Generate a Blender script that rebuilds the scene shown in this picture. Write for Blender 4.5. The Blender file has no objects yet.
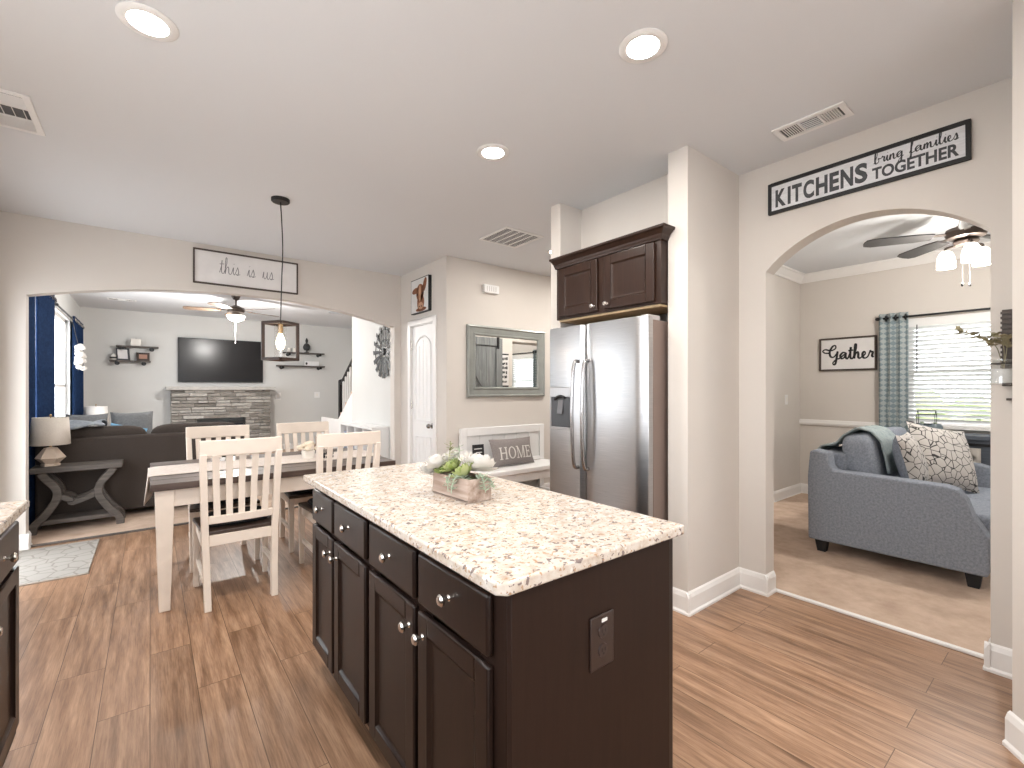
import bpy, math, random
from mathutils import Vector, Matrix, Euler
random.seed(7)
PI = math.pi
S = bpy.context.scene
COL = S.collection

# ------------------------------------------------------------------ camera, world, exposure
cam_d = bpy.data.cameras.new('camera'); cam = bpy.data.objects.new('camera', cam_d); COL.objects.link(cam)
cam_d.sensor_width = 36.0; cam_d.sensor_fit = 'HORIZONTAL'
cam_d.lens = 459.0/1024*36; cam_d.shift_y = 5/1024
cam_d.clip_start = 0.05; cam_d.clip_end = 200
cam.location = (0, 0, 1.317); cam.rotation_euler = (PI/2, 0, -math.radians(38.26))
S.camera = cam
S.view_settings.view_transform = 'Standard'; S.view_settings.look = 'None'
S.view_settings.gamma = 1.0; S.view_settings.use_curve_mapping = False
S.view_settings.exposure = 1.22
W = bpy.data.worlds.new('sky'); S.world = W; W.use_nodes = True
bg = W.node_tree.nodes['Background']; bg.inputs[0].default_value = (0.90, 0.95, 1.0, 1); bg.inputs[1].default_value = 3.6

def area(name, loc, rot, sx, sy, power, col=(1, 1, 1), portal=False, shape='RECTANGLE'):
    d = bpy.data.lights.new(name, 'AREA'); d.shape = shape; d.size = sx; d.size_y = sy
    d.energy = power; d.color = col
    if portal: d.cycles.is_portal = True
    o = bpy.data.objects.new(name, d); COL.objects.link(o); o.location = loc; o.rotation_euler = rot
    return o
def point(name, loc, power, col, r=0.03):
    d = bpy.data.lights.new(name, 'POINT'); d.energy = power; d.color = col; d.shadow_soft_size = r
    o = bpy.data.objects.new(name, d); COL.objects.link(o); o.location = loc
    return o
# daylight enters through wall openings, some added for light; portals guide the sky light through them
area('patio_door_portal', (-1.10, 4.72, 1.05), (0, -PI/2, 0), 2.05, 1.06, 1, portal=True)
area('added_window_portal', (0.2, -2.75, 1.6), (PI/2, 0, 0), 1.8, 1.4, 1, portal=True)  # portal of the back wall opening, added for daylight
area('added_window_portal', (-1.10, 1.0, 1.66), (0, -PI/2, 0), 1.16, 2.0, 1, portal=True)  # portal of the added left kitchen window
area('living_window_portal', (-1.10, 6.4, 1.45), (0, -PI/2, 0), 1.7, 0.9, 1, portal=True)
area('living_window_portal', (-1.10, 8.55, 1.37), (0, -PI/2, 0), 1.93, 1.7, 1, portal=True)
area('front_window_portal', (6.62, 0.8, 1.5), (0, PI/2, 0), 1.14, 0.9, 1, portal=True)
area('front_window_portal', (6.62, -0.9, 1.5), (0, PI/2, 0), 1.14, 1.2, 1, portal=True)  # portal of the added second front room window

# ------------------------------------------------------------------ materials
def mat(name, col, rough=0.6, metal=0.0, var=0.0, vscale=8.0, bump=0.0, bscale=60.0, emit=0, emitcol=None, spec=0.5, stretch=None, coat=0):
    m = bpy.data.materials.new(name); m.use_nodes = True
    nt = m.node_tree; b = nt.nodes['Principled BSDF']
    b.inputs['Base Color'].default_value = (*col, 1); b.inputs['Roughness'].default_value = rough
    b.inputs['Metallic'].default_value = metal; b.inputs['Specular IOR Level'].default_value = spec
    if coat: b.inputs['Coat Weight'].default_value = coat; b.inputs['Coat Roughness'].default_value = 0.15
    if var or bump:
        tc = nt.nodes.new('ShaderNodeTexCoord'); mp = nt.nodes.new('ShaderNodeMapping')
        nt.links.new(tc.outputs['Object'], mp.inputs[0])
        if stretch: mp.inputs['Scale'].default_value = stretch
    if var:
        n = nt.nodes.new('ShaderNodeTexNoise'); n.inputs['Scale'].default_value = vscale; n.inputs['Detail'].default_value = 5
        nt.links.new(mp.outputs[0], n.inputs['Vector'])
        r = nt.nodes.new('ShaderNodeValToRGB')
        r.color_ramp.elements[0].position = 0.3; r.color_ramp.elements[1].position = 0.7
        r.color_ramp.elements[0].color = (*[c*(1-var) for c in col], 1)
        r.color_ramp.elements[1].color = (*[min(1, c*(1+var)) for c in col], 1)
        nt.links.new(n.outputs['Fac'], r.inputs[0]); nt.links.new(r.outputs[0], b.inputs['Base Color'])
    if bump:
        n2 = nt.nodes.new('ShaderNodeTexNoise'); n2.inputs['Scale'].default_value = bscale; n2.inputs['Detail'].default_value = 3
        nt.links.new(mp.outputs[0], n2.inputs['Vector'])
        bp = nt.nodes.new('ShaderNodeBump'); bp.inputs['Strength'].default_value = bump; bp.inputs['Distance'].default_value = 0.01
        nt.links.new(n2.outputs['Fac'], bp.inputs['Height']); nt.links.new(bp.outputs[0], b.inputs['Normal'])
    if emit:
        b.inputs['Emission Color'].default_value = (*(emitcol or col), 1); b.inputs['Emission Strength'].default_value = emit
    return m
def ramp(nt, stops):
    r = nt.nodes.new('ShaderNodeValToRGB'); el = r.color_ramp.elements
    while len(el) < len(stops): el.new(0.5)
    for e, (p, c) in zip(el, stops): e.position = p; e.color = (*c, 1)
    return r
def nodes(name, rough=0.5):
    m = bpy.data.materials.new(name); m.use_nodes = True; nt = m.node_tree
    b = nt.nodes['Principled BSDF']; b.inputs['Roughness'].default_value = rough
    tc = nt.nodes.new('ShaderNodeTexCoord'); mp = nt.nodes.new('ShaderNodeMapping')
    nt.links.new(tc.outputs['Object'], mp.inputs[0])
    return m, nt, b, mp
def noise(nt, vec, scale, detail=4, rough=0.5):
    n = nt.nodes.new('ShaderNodeTexNoise'); n.inputs['Scale'].default_value = scale
    n.inputs['Detail'].default_value = detail; n.inputs['Roughness'].default_value = rough
    nt.links.new(vec, n.inputs['Vector']); return n
def mix(nt, fac, a, b, mode='MIX'):
    x = nt.nodes.new('ShaderNodeMix'); x.data_type = 'RGBA'; x.blend_type = mode
    for sock, v in ((x.inputs[0], fac), (x.inputs[6], a), (x.inputs[7], b)):
        if hasattr(v, 'is_linked'): nt.links.new(v, sock)
        elif isinstance(v, (int, float)): sock.default_value = v
        else: sock.default_value = (*v, 1)
    return x.outputs[2]

def mat_floor():
    m, nt, b, mp = nodes('oak_planks', 0.33)
    mp.inputs['Rotation'].default_value = (0, 0, PI/2)
    br = nt.nodes.new('ShaderNodeTexBrick'); br.offset = 0.37; br.inputs['Scale'].default_value = 1.0
    br.inputs['Brick Width'].default_value = 1.22; br.inputs['Row Height'].default_value = 0.165
    br.inputs['Mortar Size'].default_value = 0.0016; br.inputs['Mortar Smooth'].default_value = 0.3
    br.inputs['Color1'].default_value = (0, 0, 0, 1); br.inputs['Color2'].default_value = (1, 1, 1, 1); br.inputs['Mortar'].default_value = (0.3, 0.3, 0.3, 1)
    nt.links.new(mp.outputs[0], br.inputs['Vector'])
    # shift the grain from plank to plank
    off = nt.nodes.new('ShaderNodeVectorMath'); off.operation = 'MULTIPLY_ADD'
    nt.links.new(br.outputs['Color'], off.inputs[0]); off.inputs[1].default_value = (7, 3, 0); nt.links.new(mp.outputs[0], off.inputs[2])
    st = nt.nodes.new('ShaderNodeMapping'); st.inputs['Scale'].default_value = (0.9, 11, 1); nt.links.new(off.outputs[0], st.inputs[0])
    g1 = noise(nt, st.outputs[0], 2.2, 7, 0.62)
    r1 = ramp(nt, [(0.28, (0.165, 0.088, 0.048)), (0.46, (0.305, 0.176, 0.106)), (0.60, (0.410, 0.252, 0.158)), (0.78, (0.525, 0.346, 0.228))])
    nt.links.new(g1.outputs['Fac'], r1.inputs[0])
    st2 = nt.nodes.new('ShaderNodeMapping'); st2.inputs['Scale'].default_value = (3, 60, 1); nt.links.new(off.outputs[0], st2.inputs[0])
    g2 = noise(nt, st2.outputs[0], 3, 4, 0.6)
    r2 = ramp(nt, [(0.35, (0.72, 0.70, 0.68)), (0.6, (1.05, 1.05, 1.05))]); nt.links.new(g2.outputs['Fac'], r2.inputs[0])
    c = mix(nt, 0.8, r1.outputs[0], r2.outputs[0], 'MULTIPLY')
    tone = ramp(nt, [(0, (0.90, 0.90, 0.905)), (1, (1.09, 1.08, 1.07))]); nt.links.new(br.outputs['Color'], tone.inputs[0])
    c = mix(nt, 1.0, c, tone.outputs[0], 'MULTIPLY')
    c = mix(nt, br.outputs['Fac'], c, (0.10, 0.055, 0.03))
    nt.links.new(c, b.inputs['Base Color'])
    rr = nt.nodes.new('ShaderNodeMapRange'); rr.inputs[3].default_value = 0.26; rr.inputs[4].default_value = 0.42
    nt.links.new(g1.outputs['Fac'], rr.inputs[0]); nt.links.new(rr.outputs[0], b.inputs['Roughness'])
    bp = nt.nodes.new('ShaderNodeBump'); bp.inputs['Strength'].default_value = 0.12; bp.inputs['Distance'].default_value = 0.004
    nt.links.new(g2.outputs['Fac'], bp.inputs['Height']); nt.links.new(bp.outputs[0], b.inputs['Normal'])
    return m
def mat_granite():
    m, nt, b, mp = nodes('speckled_granite', 0.16)
    n1 = noise(nt, mp.outputs[0], 24, 6, 0.65)
    base = ramp(nt, [(0.32, (0.44, 0.35, 0.28)), (0.46, (0.57, 0.495, 0.42)), (0.60, (0.63, 0.58, 0.525))]); nt.links.new(n1.outputs['Fac'], base.inputs[0])
    n2 = noise(nt, mp.outputs[0], 62, 2, 0.5)
    r2 = ramp(nt, [(0.36, (1, 1, 1)), (0.385, (0, 0, 0))]); nt.links.new(n2.outputs['Fac'], r2.inputs[0])
    c = mix(nt, r2.outputs[0], base.outputs[0], (0.21, 0.165, 0.155))
    n3 = noise(nt, mp.outputs[0], 95, 2, 0.5)
    r3 = ramp(nt, [(0.61, (0, 0, 0)), (0.64, (1, 1, 1))]); nt.links.new(n3.outputs['Fac'], r3.inputs[0])
    c = mix(nt, r3.outputs[0], c, (0.42, 0.26, 0.16))
    n4 = noise(nt, mp.outputs[0], 34, 3, 0.6)
    r4 = ramp(nt, [(0.60, (0, 0, 0)), (0.67, (1, 1, 1))]); nt.links.new(n4.outputs['Fac'], r4.inputs[0])
    c = mix(nt, r4.outputs[0], c, (0.74, 0.71, 0.67))
    nt.links.new(c, b.inputs['Base Color']); return m
def mat_carpet():
    m, nt, b, mp = nodes('beige_carpet', 0.95); b.inputs['Specular IOR Level'].default_value = 0.1
    n1 = noise(nt, mp.outputs[0], 5, 6, 0.65); n2 = noise(nt, mp.outputs[0], 160, 2)
    r = ramp(nt, [(0.3, (0.46, 0.335, 0.255)), (0.7, (0.66, 0.51, 0.405))]); nt.links.new(n1.outputs['Fac'], r.inputs[0])
    nt.links.new(r.outputs[0], b.inputs['Base Color'])
    bp = nt.nodes.new('ShaderNodeBump'); bp.inputs['Strength'].default_value = 0.5; bp.inputs['Distance'].default_value = 0.006
    nt.links.new(n2.outputs['Fac'], bp.inputs['Height']); nt.links.new(bp.outputs[0], b.inputs['Normal'])
    return m
def mat_stone():
    m, nt, b, mp = nodes('ledge_stone', 0.9)
    geo = nt.nodes.new('ShaderNodeNewGeometry')
    r = ramp(nt, [(0, (0.22, 0.20, 0.175)), (0.35, (0.32, 0.295, 0.265)), (0.7, (0.42, 0.39, 0.355)), (1, (0.54, 0.515, 0.475))])
    nt.links.new(geo.outputs['Random Per Island'], r.inputs[0])
    mp.inputs['Scale'].default_value = (1, 1, 3)
    n = noise(nt, mp.outputs[0], 16, 6, 0.7)
    r2 = ramp(nt, [(0.3, (0.62, 0.62, 0.62)), (0.7, (1.15, 1.15, 1.15))]); nt.links.new(n.outputs['Fac'], r2.inputs[0])
    nt.links.new(mix(nt, 1.0, r.outputs[0], r2.outputs[0], 'MULTIPLY'), b.inputs['Base Color'])
    bp = nt.nodes.new('ShaderNodeBump'); bp.inputs['Strength'].default_value = 0.7; bp.inputs['Distance'].default_value = 0.02
    nt.links.new(n.outputs['Fac'], bp.inputs['Height']); nt.links.new(bp.outputs[0], b.inputs['Normal'])
    return m
def mat_wood(name, lo, hi, rough=0.45, axis='y', scale=3.0, spec=0.5):
    m, nt, b, mp = nodes(name, rough); b.inputs['Specular IOR Level'].default_value = spec
    s = {'x': (1, 14, 14), 'y': (14, 1, 14), 'z': (14, 14, 1)}[axis]; mp.inputs['Scale'].default_value = s
    n = noise(nt, mp.outputs[0], scale, 6, 0.6)
    r = ramp(nt, [(0.3, lo), (0.7, hi)]); nt.links.new(n.outputs['Fac'], r.inputs[0]); nt.links.new(r.outputs[0], b.inputs['Base Color'])
    return m
def mat_steel():
    m, nt, b, mp = nodes('brushed_steel', 0.28); b.inputs['Metallic'].default_value = 1.0
    mp.inputs['Scale'].default_value = (1, 2, 260)
    n = noise(nt, mp.outputs[0], 3, 3)
    r = ramp(nt, [(0.3, (0.40, 0.40, 0.41)), (0.7, (0.52, 0.515, 0.515))]); nt.links.new(n.outputs['Fac'], r.inputs[0]); nt.links.new(r.outputs[0], b.inputs['Base Color'])
    rr = nt.nodes.new('ShaderNodeMapRange'); rr.inputs[3].default_value = 0.24; rr.inputs[4].default_value = 0.36
    nt.links.new(n.outputs['Fac'], rr.inputs[0]); nt.links.new(rr.outputs[0], b.inputs['Roughness'])
    return m
def mat_lines(name, bgc, fg, scale, width, rough=0.85):
    m, nt, b, mp = nodes(name, rough)
    v = nt.nodes.new('ShaderNodeTexVoronoi'); v.feature = 'DISTANCE_TO_EDGE'; v.inputs['Scale'].default_value = scale
    nt.links.new(mp.outputs[0], v.inputs['Vector'])
    r = ramp(nt, [(width, (1, 1, 1)), (width*1.6, (0, 0, 0))]); nt.links.new(v.outputs['Distance'], r.inputs[0])
    nt.links.new(mix(nt, r.outputs[0], bgc, fg), b.inputs['Base Color']); return m
def mat_fabric(name, lo, hi, scale=55, rough=0.92, bump=0.3):
    m, nt, b, mp = nodes(name, rough); b.inputs['Specular IOR Level'].default_value = 0.15
    n = noise(nt, mp.outputs[0], scale, 5, 0.7)
    r = ramp(nt, [(0.33, lo), (0.67, hi)]); nt.links.new(n.outputs['Fac'], r.inputs[0]); nt.links.new(r.outputs[0], b.inputs['Base Color'])
    n2 = noise(nt, mp.outputs[0], 300, 2)
    bp = nt.nodes.new('ShaderNodeBump'); bp.inputs['Strength'].default_value = bump; bp.inputs['Distance'].default_value = 0.003
    nt.links.new(n2.outputs['Fac'], bp.inputs['Height']); nt.links.new(bp.outputs[0], b.inputs['Normal'])
    return m
def mat_diamond():
    m, nt, b, mp = nodes('teal_lattice_fabric', 0.9)
    mp.inputs['Rotation'].default_value = (PI/4, 0, 0); mp.inputs['Scale'].default_value = (0, 1, 1)
    ck = nt.nodes.new('ShaderNodeTexChecker'); ck.inputs['Scale'].default_value = 25
    ck.inputs['Color1'].default_value = (0.24, 0.30, 0.32, 1); ck.inputs['Color2'].default_value = (0.43, 0.475, 0.475, 1)
    nt.links.new(mp.outputs[0], ck.inputs['Vector']); nt.links.new(ck.outputs[0], b.inputs['Base Color']); return m
def mat_glass(name, tint=(1, 1, 1), gloss=0.08):
    m = bpy.data.materials.new(name); m.use_nodes = True; nt = m.node_tree; nt.nodes.clear()
    o = nt.nodes.new('ShaderNodeOutputMaterial'); t = nt.nodes.new('ShaderNodeBsdfTransparent'); g = nt.nodes.new('ShaderNodeBsdfGlossy')
    t.inputs[0].default_value = (*tint, 1); g.inputs['Roughness'].default_value = 0.02
    x = nt.nodes.new('ShaderNodeMixShader'); x.inputs[0].default_value = gloss
    nt.links.new(t.outputs[0], x.inputs[1]); nt.links.new(g.outputs[0], x.inputs[2]); nt.links.new(x.outputs[0], o.inputs[0]); return m

WALL = mat('wall_paint', (0.655, 0.61, 0.565), 0.75, var=0.02, vscale=2, bump=0.04, bscale=250)
WALL2 = mat('living_wall_paint', (0.655, 0.65, 0.63), 0.75, var=0.02, vscale=2)
CEIL = mat('ceiling_paint', (0.70, 0.71, 0.73), 0.85, bump=0.05, bscale=180)
TRIM = mat('white_trim', (0.83, 0.81, 0.79), 0.4, var=0.01)
WHITE = mat('white_paint', (0.82, 0.81, 0.80), 0.45, var=0.015)
FLOOR = mat_floor(); CARPET = mat_carpet(); GRANITE = mat_granite(); STONE = mat_stone()
ESP = mat_wood('espresso_wood', (0.0125, 0.0066, 0.005), (0.021, 0.011, 0.008), 0.34, 'z', 4, 0.35)
ESPX = mat_wood('espresso_panel', (0.0165, 0.0078, 0.0052), (0.023, 0.0112, 0.0075), 0.5, 'z', 4, 0.22)
ESPU = mat_wood('upper_cabinet_wood', (0.022, 0.010, 0.0065), (0.037, 0.018, 0.0115), 0.34, 'z', 4, 0.35)
BLACK = mat('black_metal', (0.015, 0.015, 0.016), 0.4, 0.3)
BLK = mat('matte_black', (0.012, 0.012, 0.013), 0.6)
DARK = mat('dark_void', (0.02, 0.02, 0.02), 0.9)
NICKEL = mat('brushed_nickel', (0.72, 0.68, 0.63), 0.25, 1.0)
STEEL = mat_steel(); TAUPE = mat('fridge_side_paint', (0.23, 0.17, 0.145), 0.5, var=0.03, vscale=200)
CREAM = mat('cream_paint', (0.80, 0.70, 0.61), 0.5, var=0.03, vscale=12)
TTOP = mat_wood('dark_table_wood', (0.052, 0.031, 0.024), (0.115, 0.080, 0.066), 0.3, 'x', 2.5)
SEATW = mat_wood('dark_seat_wood', (0.045, 0.028, 0.021), (0.085, 0.055, 0.042), 0.35, 'y', 3)
PADM = mat('black_pad_fabric', (0.018, 0.019, 0.022), 0.8, bump=0.2)
GREYW = mat_wood('grey_weathered_wood', (0.052, 0.043, 0.037), (0.125, 0.106, 0.093), 0.6, 'x', 3)
BARNW = mat_wood('grey_barn_wood', (0.13, 0.14, 0.145), (0.27, 0.28, 0.28), 0.7, 'z', 2)
NAVY = mat_fabric('navy_curtain', (0.007, 0.019, 0.058), (0.014, 0.036, 0.098), 30)
SOFAB = mat_fabric('brown_grey_upholstery', (0.050, 0.040, 0.035), (0.075, 0.061, 0.053), 120)
SOFAG = mat_fabric('blue_grey_upholstery', (0.185, 0.205, 0.245), (0.32, 0.345, 0.39), 70)
SOFAT = mat_fabric('grey_cushion_fabric', (0.15, 0.155, 0.16), (0.22, 0.225, 0.23), 60)
THROW = mat_fabric('sage_throw', (0.26, 0.31, 0.32), (0.38, 0.43, 0.43), 40)
THROWB = mat_fabric('pale_blue_throw', (0.19, 0.215, 0.245), (0.36, 0.385, 0.41), 14)
BLUEP = mat_fabric('light_blue_fabric', (0.13, 0.30, 0.46), (0.20, 0.40, 0.58), 60)
LINEN = mat_fabric('linen_shade', (0.66, 0.60, 0.54), (0.74, 0.69, 0.62), 120)
LATT = mat_diamond()
PILLOWL = mat_lines('black_line_print', (0.54, 0.51, 0.48), (0.03, 0.028, 0.028), 17, 0.03)
RUGM = mat_lines('cream_rug_weave', (0.30, 0.278, 0.25), (0.215, 0.193, 0.17), 9, 0.03, 0.95)
RUNM = mat_fabric('runner_linen', (0.66, 0.58, 0.53), (0.78, 0.71, 0.66), 40)
PAPER = mat('sign_white', (0.76, 0.74, 0.73), 0.6, var=0.04, vscale=9)
INK = mat('ink_dark', (0.035, 0.035, 0.04), 0.6); INKG = mat('ink_grey', (0.055, 0.058, 0.064), 0.6, var=0.3, vscale=30)
INKL = mat('ink_soft_grey', (0.20, 0.20, 0.21), 0.6)
FRAMEB = mat('frame_brown', (0.065, 0.045, 0.035), 0.5, var=0.2)
GREYF = mat('grey_mirror_frame', (0.30, 0.31, 0.29), 0.35, 0.3, var=0.08)
MIRROR = mat('mirror_glass', (0.86, 0.87, 0.86), 0.02, 1.0)
TVG = mat('screen_glass', (0.014, 0.013, 0.014), 0.24, spec=0.3); 
GLASS = mat_glass('clear_glass'); JARG = mat_glass('jar_glass', (0.96, 0.97, 0.97), 0.10)
def mat_island(name, cols):
    m, nt, b, mp = nodes(name, 0.5); geo = nt.nodes.new('ShaderNodeNewGeometry')
    r = ramp(nt, [(i/(len(cols)-1), c) for i, c in enumerate(cols)]); nt.links.new(geo.outputs['Random Per Island'], r.inputs[0]); nt.links.new(r.outputs[0], b.inputs['Base Color']); return m
LEAF = mat_island('succulent_green', ((0.16, 0.22, 0.06), (0.34, 0.40, 0.13), (0.50, 0.54, 0.28)))
LEAFG = mat('dusty_leaf', (0.36, 0.43, 0.32), 0.6, var=0.25, vscale=20)
EUC = mat('dried_eucalyptus', (0.27, 0.24, 0.145), 0.7, var=0.35, vscale=25)
PETAL = mat('white_petal', (0.66, 0.63, 0.59), 0.7, var=0.04, vscale=20)
BOXW = mat_wood('whitewashed_box', (0.22, 0.14, 0.10), (0.52, 0.42, 0.36), 0.7, 'y', 3)
BRONZE = mat('bronze_wood', (0.036, 0.019, 0.013), 0.45, 0.2, var=0.3, vscale=20)
BRASS = mat('socket_brass', (0.5, 0.33, 0.16), 0.35, 0.8)
BULB = mat('lit_bulb', (1, 0.9, 0.75), 0.3, emit=9, emitcol=(1, 0.80, 0.55))
LED = mat('lit_lens', (1, 1, 1), 0.3, emit=14, emitcol=(1, 0.96, 0.90))
SHADE = mat('lit_glass_shade', (1, 0.97, 0.92), 0.3, emit=1.2, emitcol=(1, 0.92, 0.82))
FANW = mat_wood('fan_blade_wood', (0.15, 0.10, 0.07), (0.24, 0.17, 0.12), 0.5, 'x', 3)
FAND = mat('fan_blade_dark', (0.05, 0.046, 0.045), 0.45, var=0.1)
FANM = mat('fan_bronze', (0.09, 0.07, 0.06), 0.35, 0.7)
GALV = mat('galvanized', (0.040, 0.042, 0.043), 0.5, 0.2, var=0.3, vscale=15)
SLATE = mat_wood('slate_blue_wood', (0.055, 0.065, 0.085), (0.09, 0.105, 0.13), 0.5, 'y', 3)
WASH = mat_wood('white_washed_wood', (0.42, 0.39, 0.36), (0.60, 0.57, 0.53), 0.6, 'z', 3)
CERB = mat('blue_grey_ceramic', (0.17, 0.22, 0.25), 0.3, var=0.1)
CERW = mat('white_ceramic', (0.82, 0.78, 0.72), 0.35, var=0.02)
PILG = mat_fabric('grey_canvas', (0.22, 0.195, 0.19), (0.29, 0.26, 0.25), 90)
PINE = mat('pale_plywood', (0.50, 0.36, 0.21), 0.6, var=0.12, vscale=20)
OUTG = mat('dry_lawn', (0.40, 0.40, 0.33), 0.9, var=0.2, vscale=3); HEDGE = mat('hedge_leaves', (0.25, 0.30, 0.13), 0.9, var=0.5, vscale=9)
OUTP = mat('brown_outlet_plastic', (0.030, 0.017, 0.0135), 0.4)
BLIND = mat('blind_white', (0.66, 0.66, 0.655), 0.5)

# ------------------------------------------------------------------ mesh builder
class MB:
    def __init__(s): s.v = []; s.f = []
    def add(s, vs, fs):
        o = len(s.v); s.v += [Vector(p) for p in vs]; s.f += [tuple(i+o for i in f) for f in fs]; return s
    def box(s, x0, x1, y0, y1, z0, z1):
        return s.add([(x0,y0,z0),(x1,y0,z0),(x1,y1,z0),(x0,y1,z0),(x0,y0,z1),(x1,y0,z1),(x1,y1,z1),(x0,y1,z1)],
                     [(3,2,1,0),(4,5,6,7),(0,1,5,4),(1,2,6,5),(2,3,7,6),(3,0,4,7)])
    def rbox(s, c, d, rot=(0,0,0)):
        m = Euler(rot).to_matrix(); c = Vector(c); t = MB().box(-d[0]/2,d[0]/2,-d[1]/2,d[1]/2,-d[2]/2,d[2]/2)
        return s.add([m @ p + c for p in t.v], t.f)
    def bar(s, a, b, w, t, up=(0,0,1)):
        a, b = Vector(a), Vector(b); d = (b-a).normalized(); u = Vector(up)
        r = d.cross(u)
        if r.length < 1e-4: r = d.cross(Vector((1,0,0)))
        r.normalize(); q = r.cross(d)
        P = []
        for p in (a, b):
            for i, j in ((-1,-1),(1,-1),(1,1),(-1,1)): P.append(p + r*(i*w/2) + q*(j*t/2))
        return s.add(P, [(3,2,1,0),(4,5,6,7),(0,1,5,4),(1,2,6,5),(2,3,7,6),(3,0,4,7)])
    def frustum(s, c0, d0, c1, d1):
        P = []
        for c, d in ((c0,d0),(c1,d1)):
            for i, j in ((-1,-1),(1,-1),(1,1),(-1,1)): P.append((c[0]+i*d[0]/2, c[1]+j*d[1]/2, c[2]))
        return s.add(P, [(3,2,1,0),(4,5,6,7),(0,1,5,4),(1,2,6,5),(2,3,7,6),(3,0,4,7)])
    def prism(s, poly, axis, a, b):
        f = {'x': lambda p, t: (t, p[0], p[1]), 'y': lambda p, t: (p[0], t, p[1]), 'z': lambda p, t: (p[0], p[1], t)}[axis]
        n = len(poly); vs = [f(p, a) for p in poly] + [f(p, b) for p in poly]
        fs = [tuple(range(n))[::-1], tuple(range(n, 2*n))] + [(i, (i+1) % n, n+(i+1) % n, n+i) for i in range(n)]
        return s.add(vs, fs)
    def tube(s, pts, r, n=8, cap=True, sq=None):
        pts = [Vector(p) for p in pts]; m = len(pts); rs = r if isinstance(r, (list, tuple)) else [r]*m
        T = [(pts[min(i+1, m-1)] - pts[max(i-1, 0)]).normalized() for i in range(m)]
        u = T[0].orthogonal().normalized(); vs = []
        for i in range(m):
            u = (u - T[i]*u.dot(T[i])); u = u.normalized() if u.length > 1e-6 else T[i].orthogonal().normalized()
            w = T[i].cross(u)
            for k in range(n):
                a = 2*PI*k/n; vs.append(pts[i] + (u*math.cos(a) + w*math.sin(a))*rs[i])
        fs = [(i*n+k, i*n+(k+1) % n, (i+1)*n+(k+1) % n, (i+1)*n+k) for i in range(m-1) for k in range(n)]
        if cap: fs += [tuple(range(n))[::-1], tuple(range((m-1)*n, m*n))]
        return s.add(vs, fs)
    def ribbon(s, pts, w, nrm, th):                                 # flat stroke of width w lying in the plane with normal nrm
        nrm = Vector(nrm).normalized(); pts = [Vector(p) for p in pts]; m = len(pts); vs = []
        ws = w if isinstance(w, (list, tuple)) else [w]*m
        for i in range(m):
            t = (pts[min(i+1, m-1)] - pts[max(i-1, 0)])
            t = t.normalized() if t.length > 1e-9 else Vector((1,0,0)); q = nrm.cross(t).normalized()*ws[i]/2
            vs += [pts[i]-q, pts[i]+q, pts[i]+q+nrm*th, pts[i]-q+nrm*th]
        fs = [(i*4+k, i*4+(k+1) % 4, (i+1)*4+(k+1) % 4, (i+1)*4+k) for i in range(m-1) for k in range(4)]
        fs += [(3,2,1,0), tuple(range((m-1)*4, m*4))]
        return s.add(vs, fs)
    def lathe(s, prof, c=(0,0,0), n=24, axis='z', sc=(1,1)):
        vs = []; fs = []; m = len(prof)
        for r, h in prof:
            for k in range(n):
                a = 2*PI*k/n; x, y = r*math.cos(a)*sc[0], r*math.sin(a)*sc[1]
                p = {'z': (x, y, h), 'x': (h, x, y), 'y': (y, h, x)}[axis]; vs.append(Vector(c)+Vector(p))
        fs = [(i*n+k, i*n+(k+1) % n, (i+1)*n+(k+1) % n, (i+1)*n+k) for i in range(m-1) for k in range(n)]
        if prof[0][0] > 1e-6: fs.append(tuple(range(n))[::-1])
        if prof[-1][0] > 1e-6: fs.append(tuple(range((m-1)*n, m*n)))
        return s.add(vs, fs)
    def ell(s, c, r, n=16, m=10, rot=(0,0,0), e=1.0):
        M = Euler(rot).to_matrix(); vs = []; c = Vector(c)
        sp = lambda x: math.copysign(abs(x)**e, x)
        for i in range(m+1):
            t = -PI/2 + PI*i/m
            for k in range(n):
                a = 2*PI*k/n
                vs.append(M @ Vector((r[0]*sp(math.cos(t))*sp(math.cos(a)), r[1]*sp(math.cos(t))*sp(math.sin(a)), r[2]*sp(math.sin(t)))) + c)
        return s.add(vs, [(i*n+k, i*n+(k+1) % n, (i+1)*n+(k+1) % n, (i+1)*n+k) for i in range(m) for k in range(n)])
    def pillow(s, c, w, h, t, rot=(0,0,0), n=14, p=2.2):              # lies in local x-z, thickness along y
        M = Euler(rot).to_matrix(); c = Vector(c); vs = []; fs = []
        for side in (-1, 1):
            o = len(vs)
            for i in range(n+1):
                for j in range(n+1):
                    u = -1+2*i/n; v = -1+2*j/n
                    pin = 1-0.07*(1-abs(u)**2)*abs(v)**4 ; pin2 = 1-0.07*(1-abs(v)**2)*abs(u)**4
                    th = max(0, (1-abs(u)**p)*(1-abs(v)**p))**0.5
                    vs.append(M @ Vector((u*w/2*pin2, side*t/2*th, v*h/2*pin)) + c)
            for i in range(n):
                for j in range(n):
                    a = o+i*(n+1)+j; q = (a, a+n+1, a+n+2, a+1)
                    fs.append(q if side < 0 else q[::-1])
        return s.add(vs, fs)
    def sheet(s, fn, nu, nv):
        vs = [fn(i/nu, j/nv) for i in range(nu+1) for j in range(nv+1)]
        return s.add(vs, [(i*(nv+1)+j, (i+1)*(nv+1)+j, (i+1)*(nv+1)+j+1, i*(nv+1)+j+1) for i in range(nu) for j in range(nv)])
    def cyl(s, a, b, r, n=16): return s.tube([a, b], r, n)
    def mesh(s, me, M): return s.add([M @ v.co for v in me.vertices], [tuple(p.vertices) for p in me.polygons])
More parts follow.
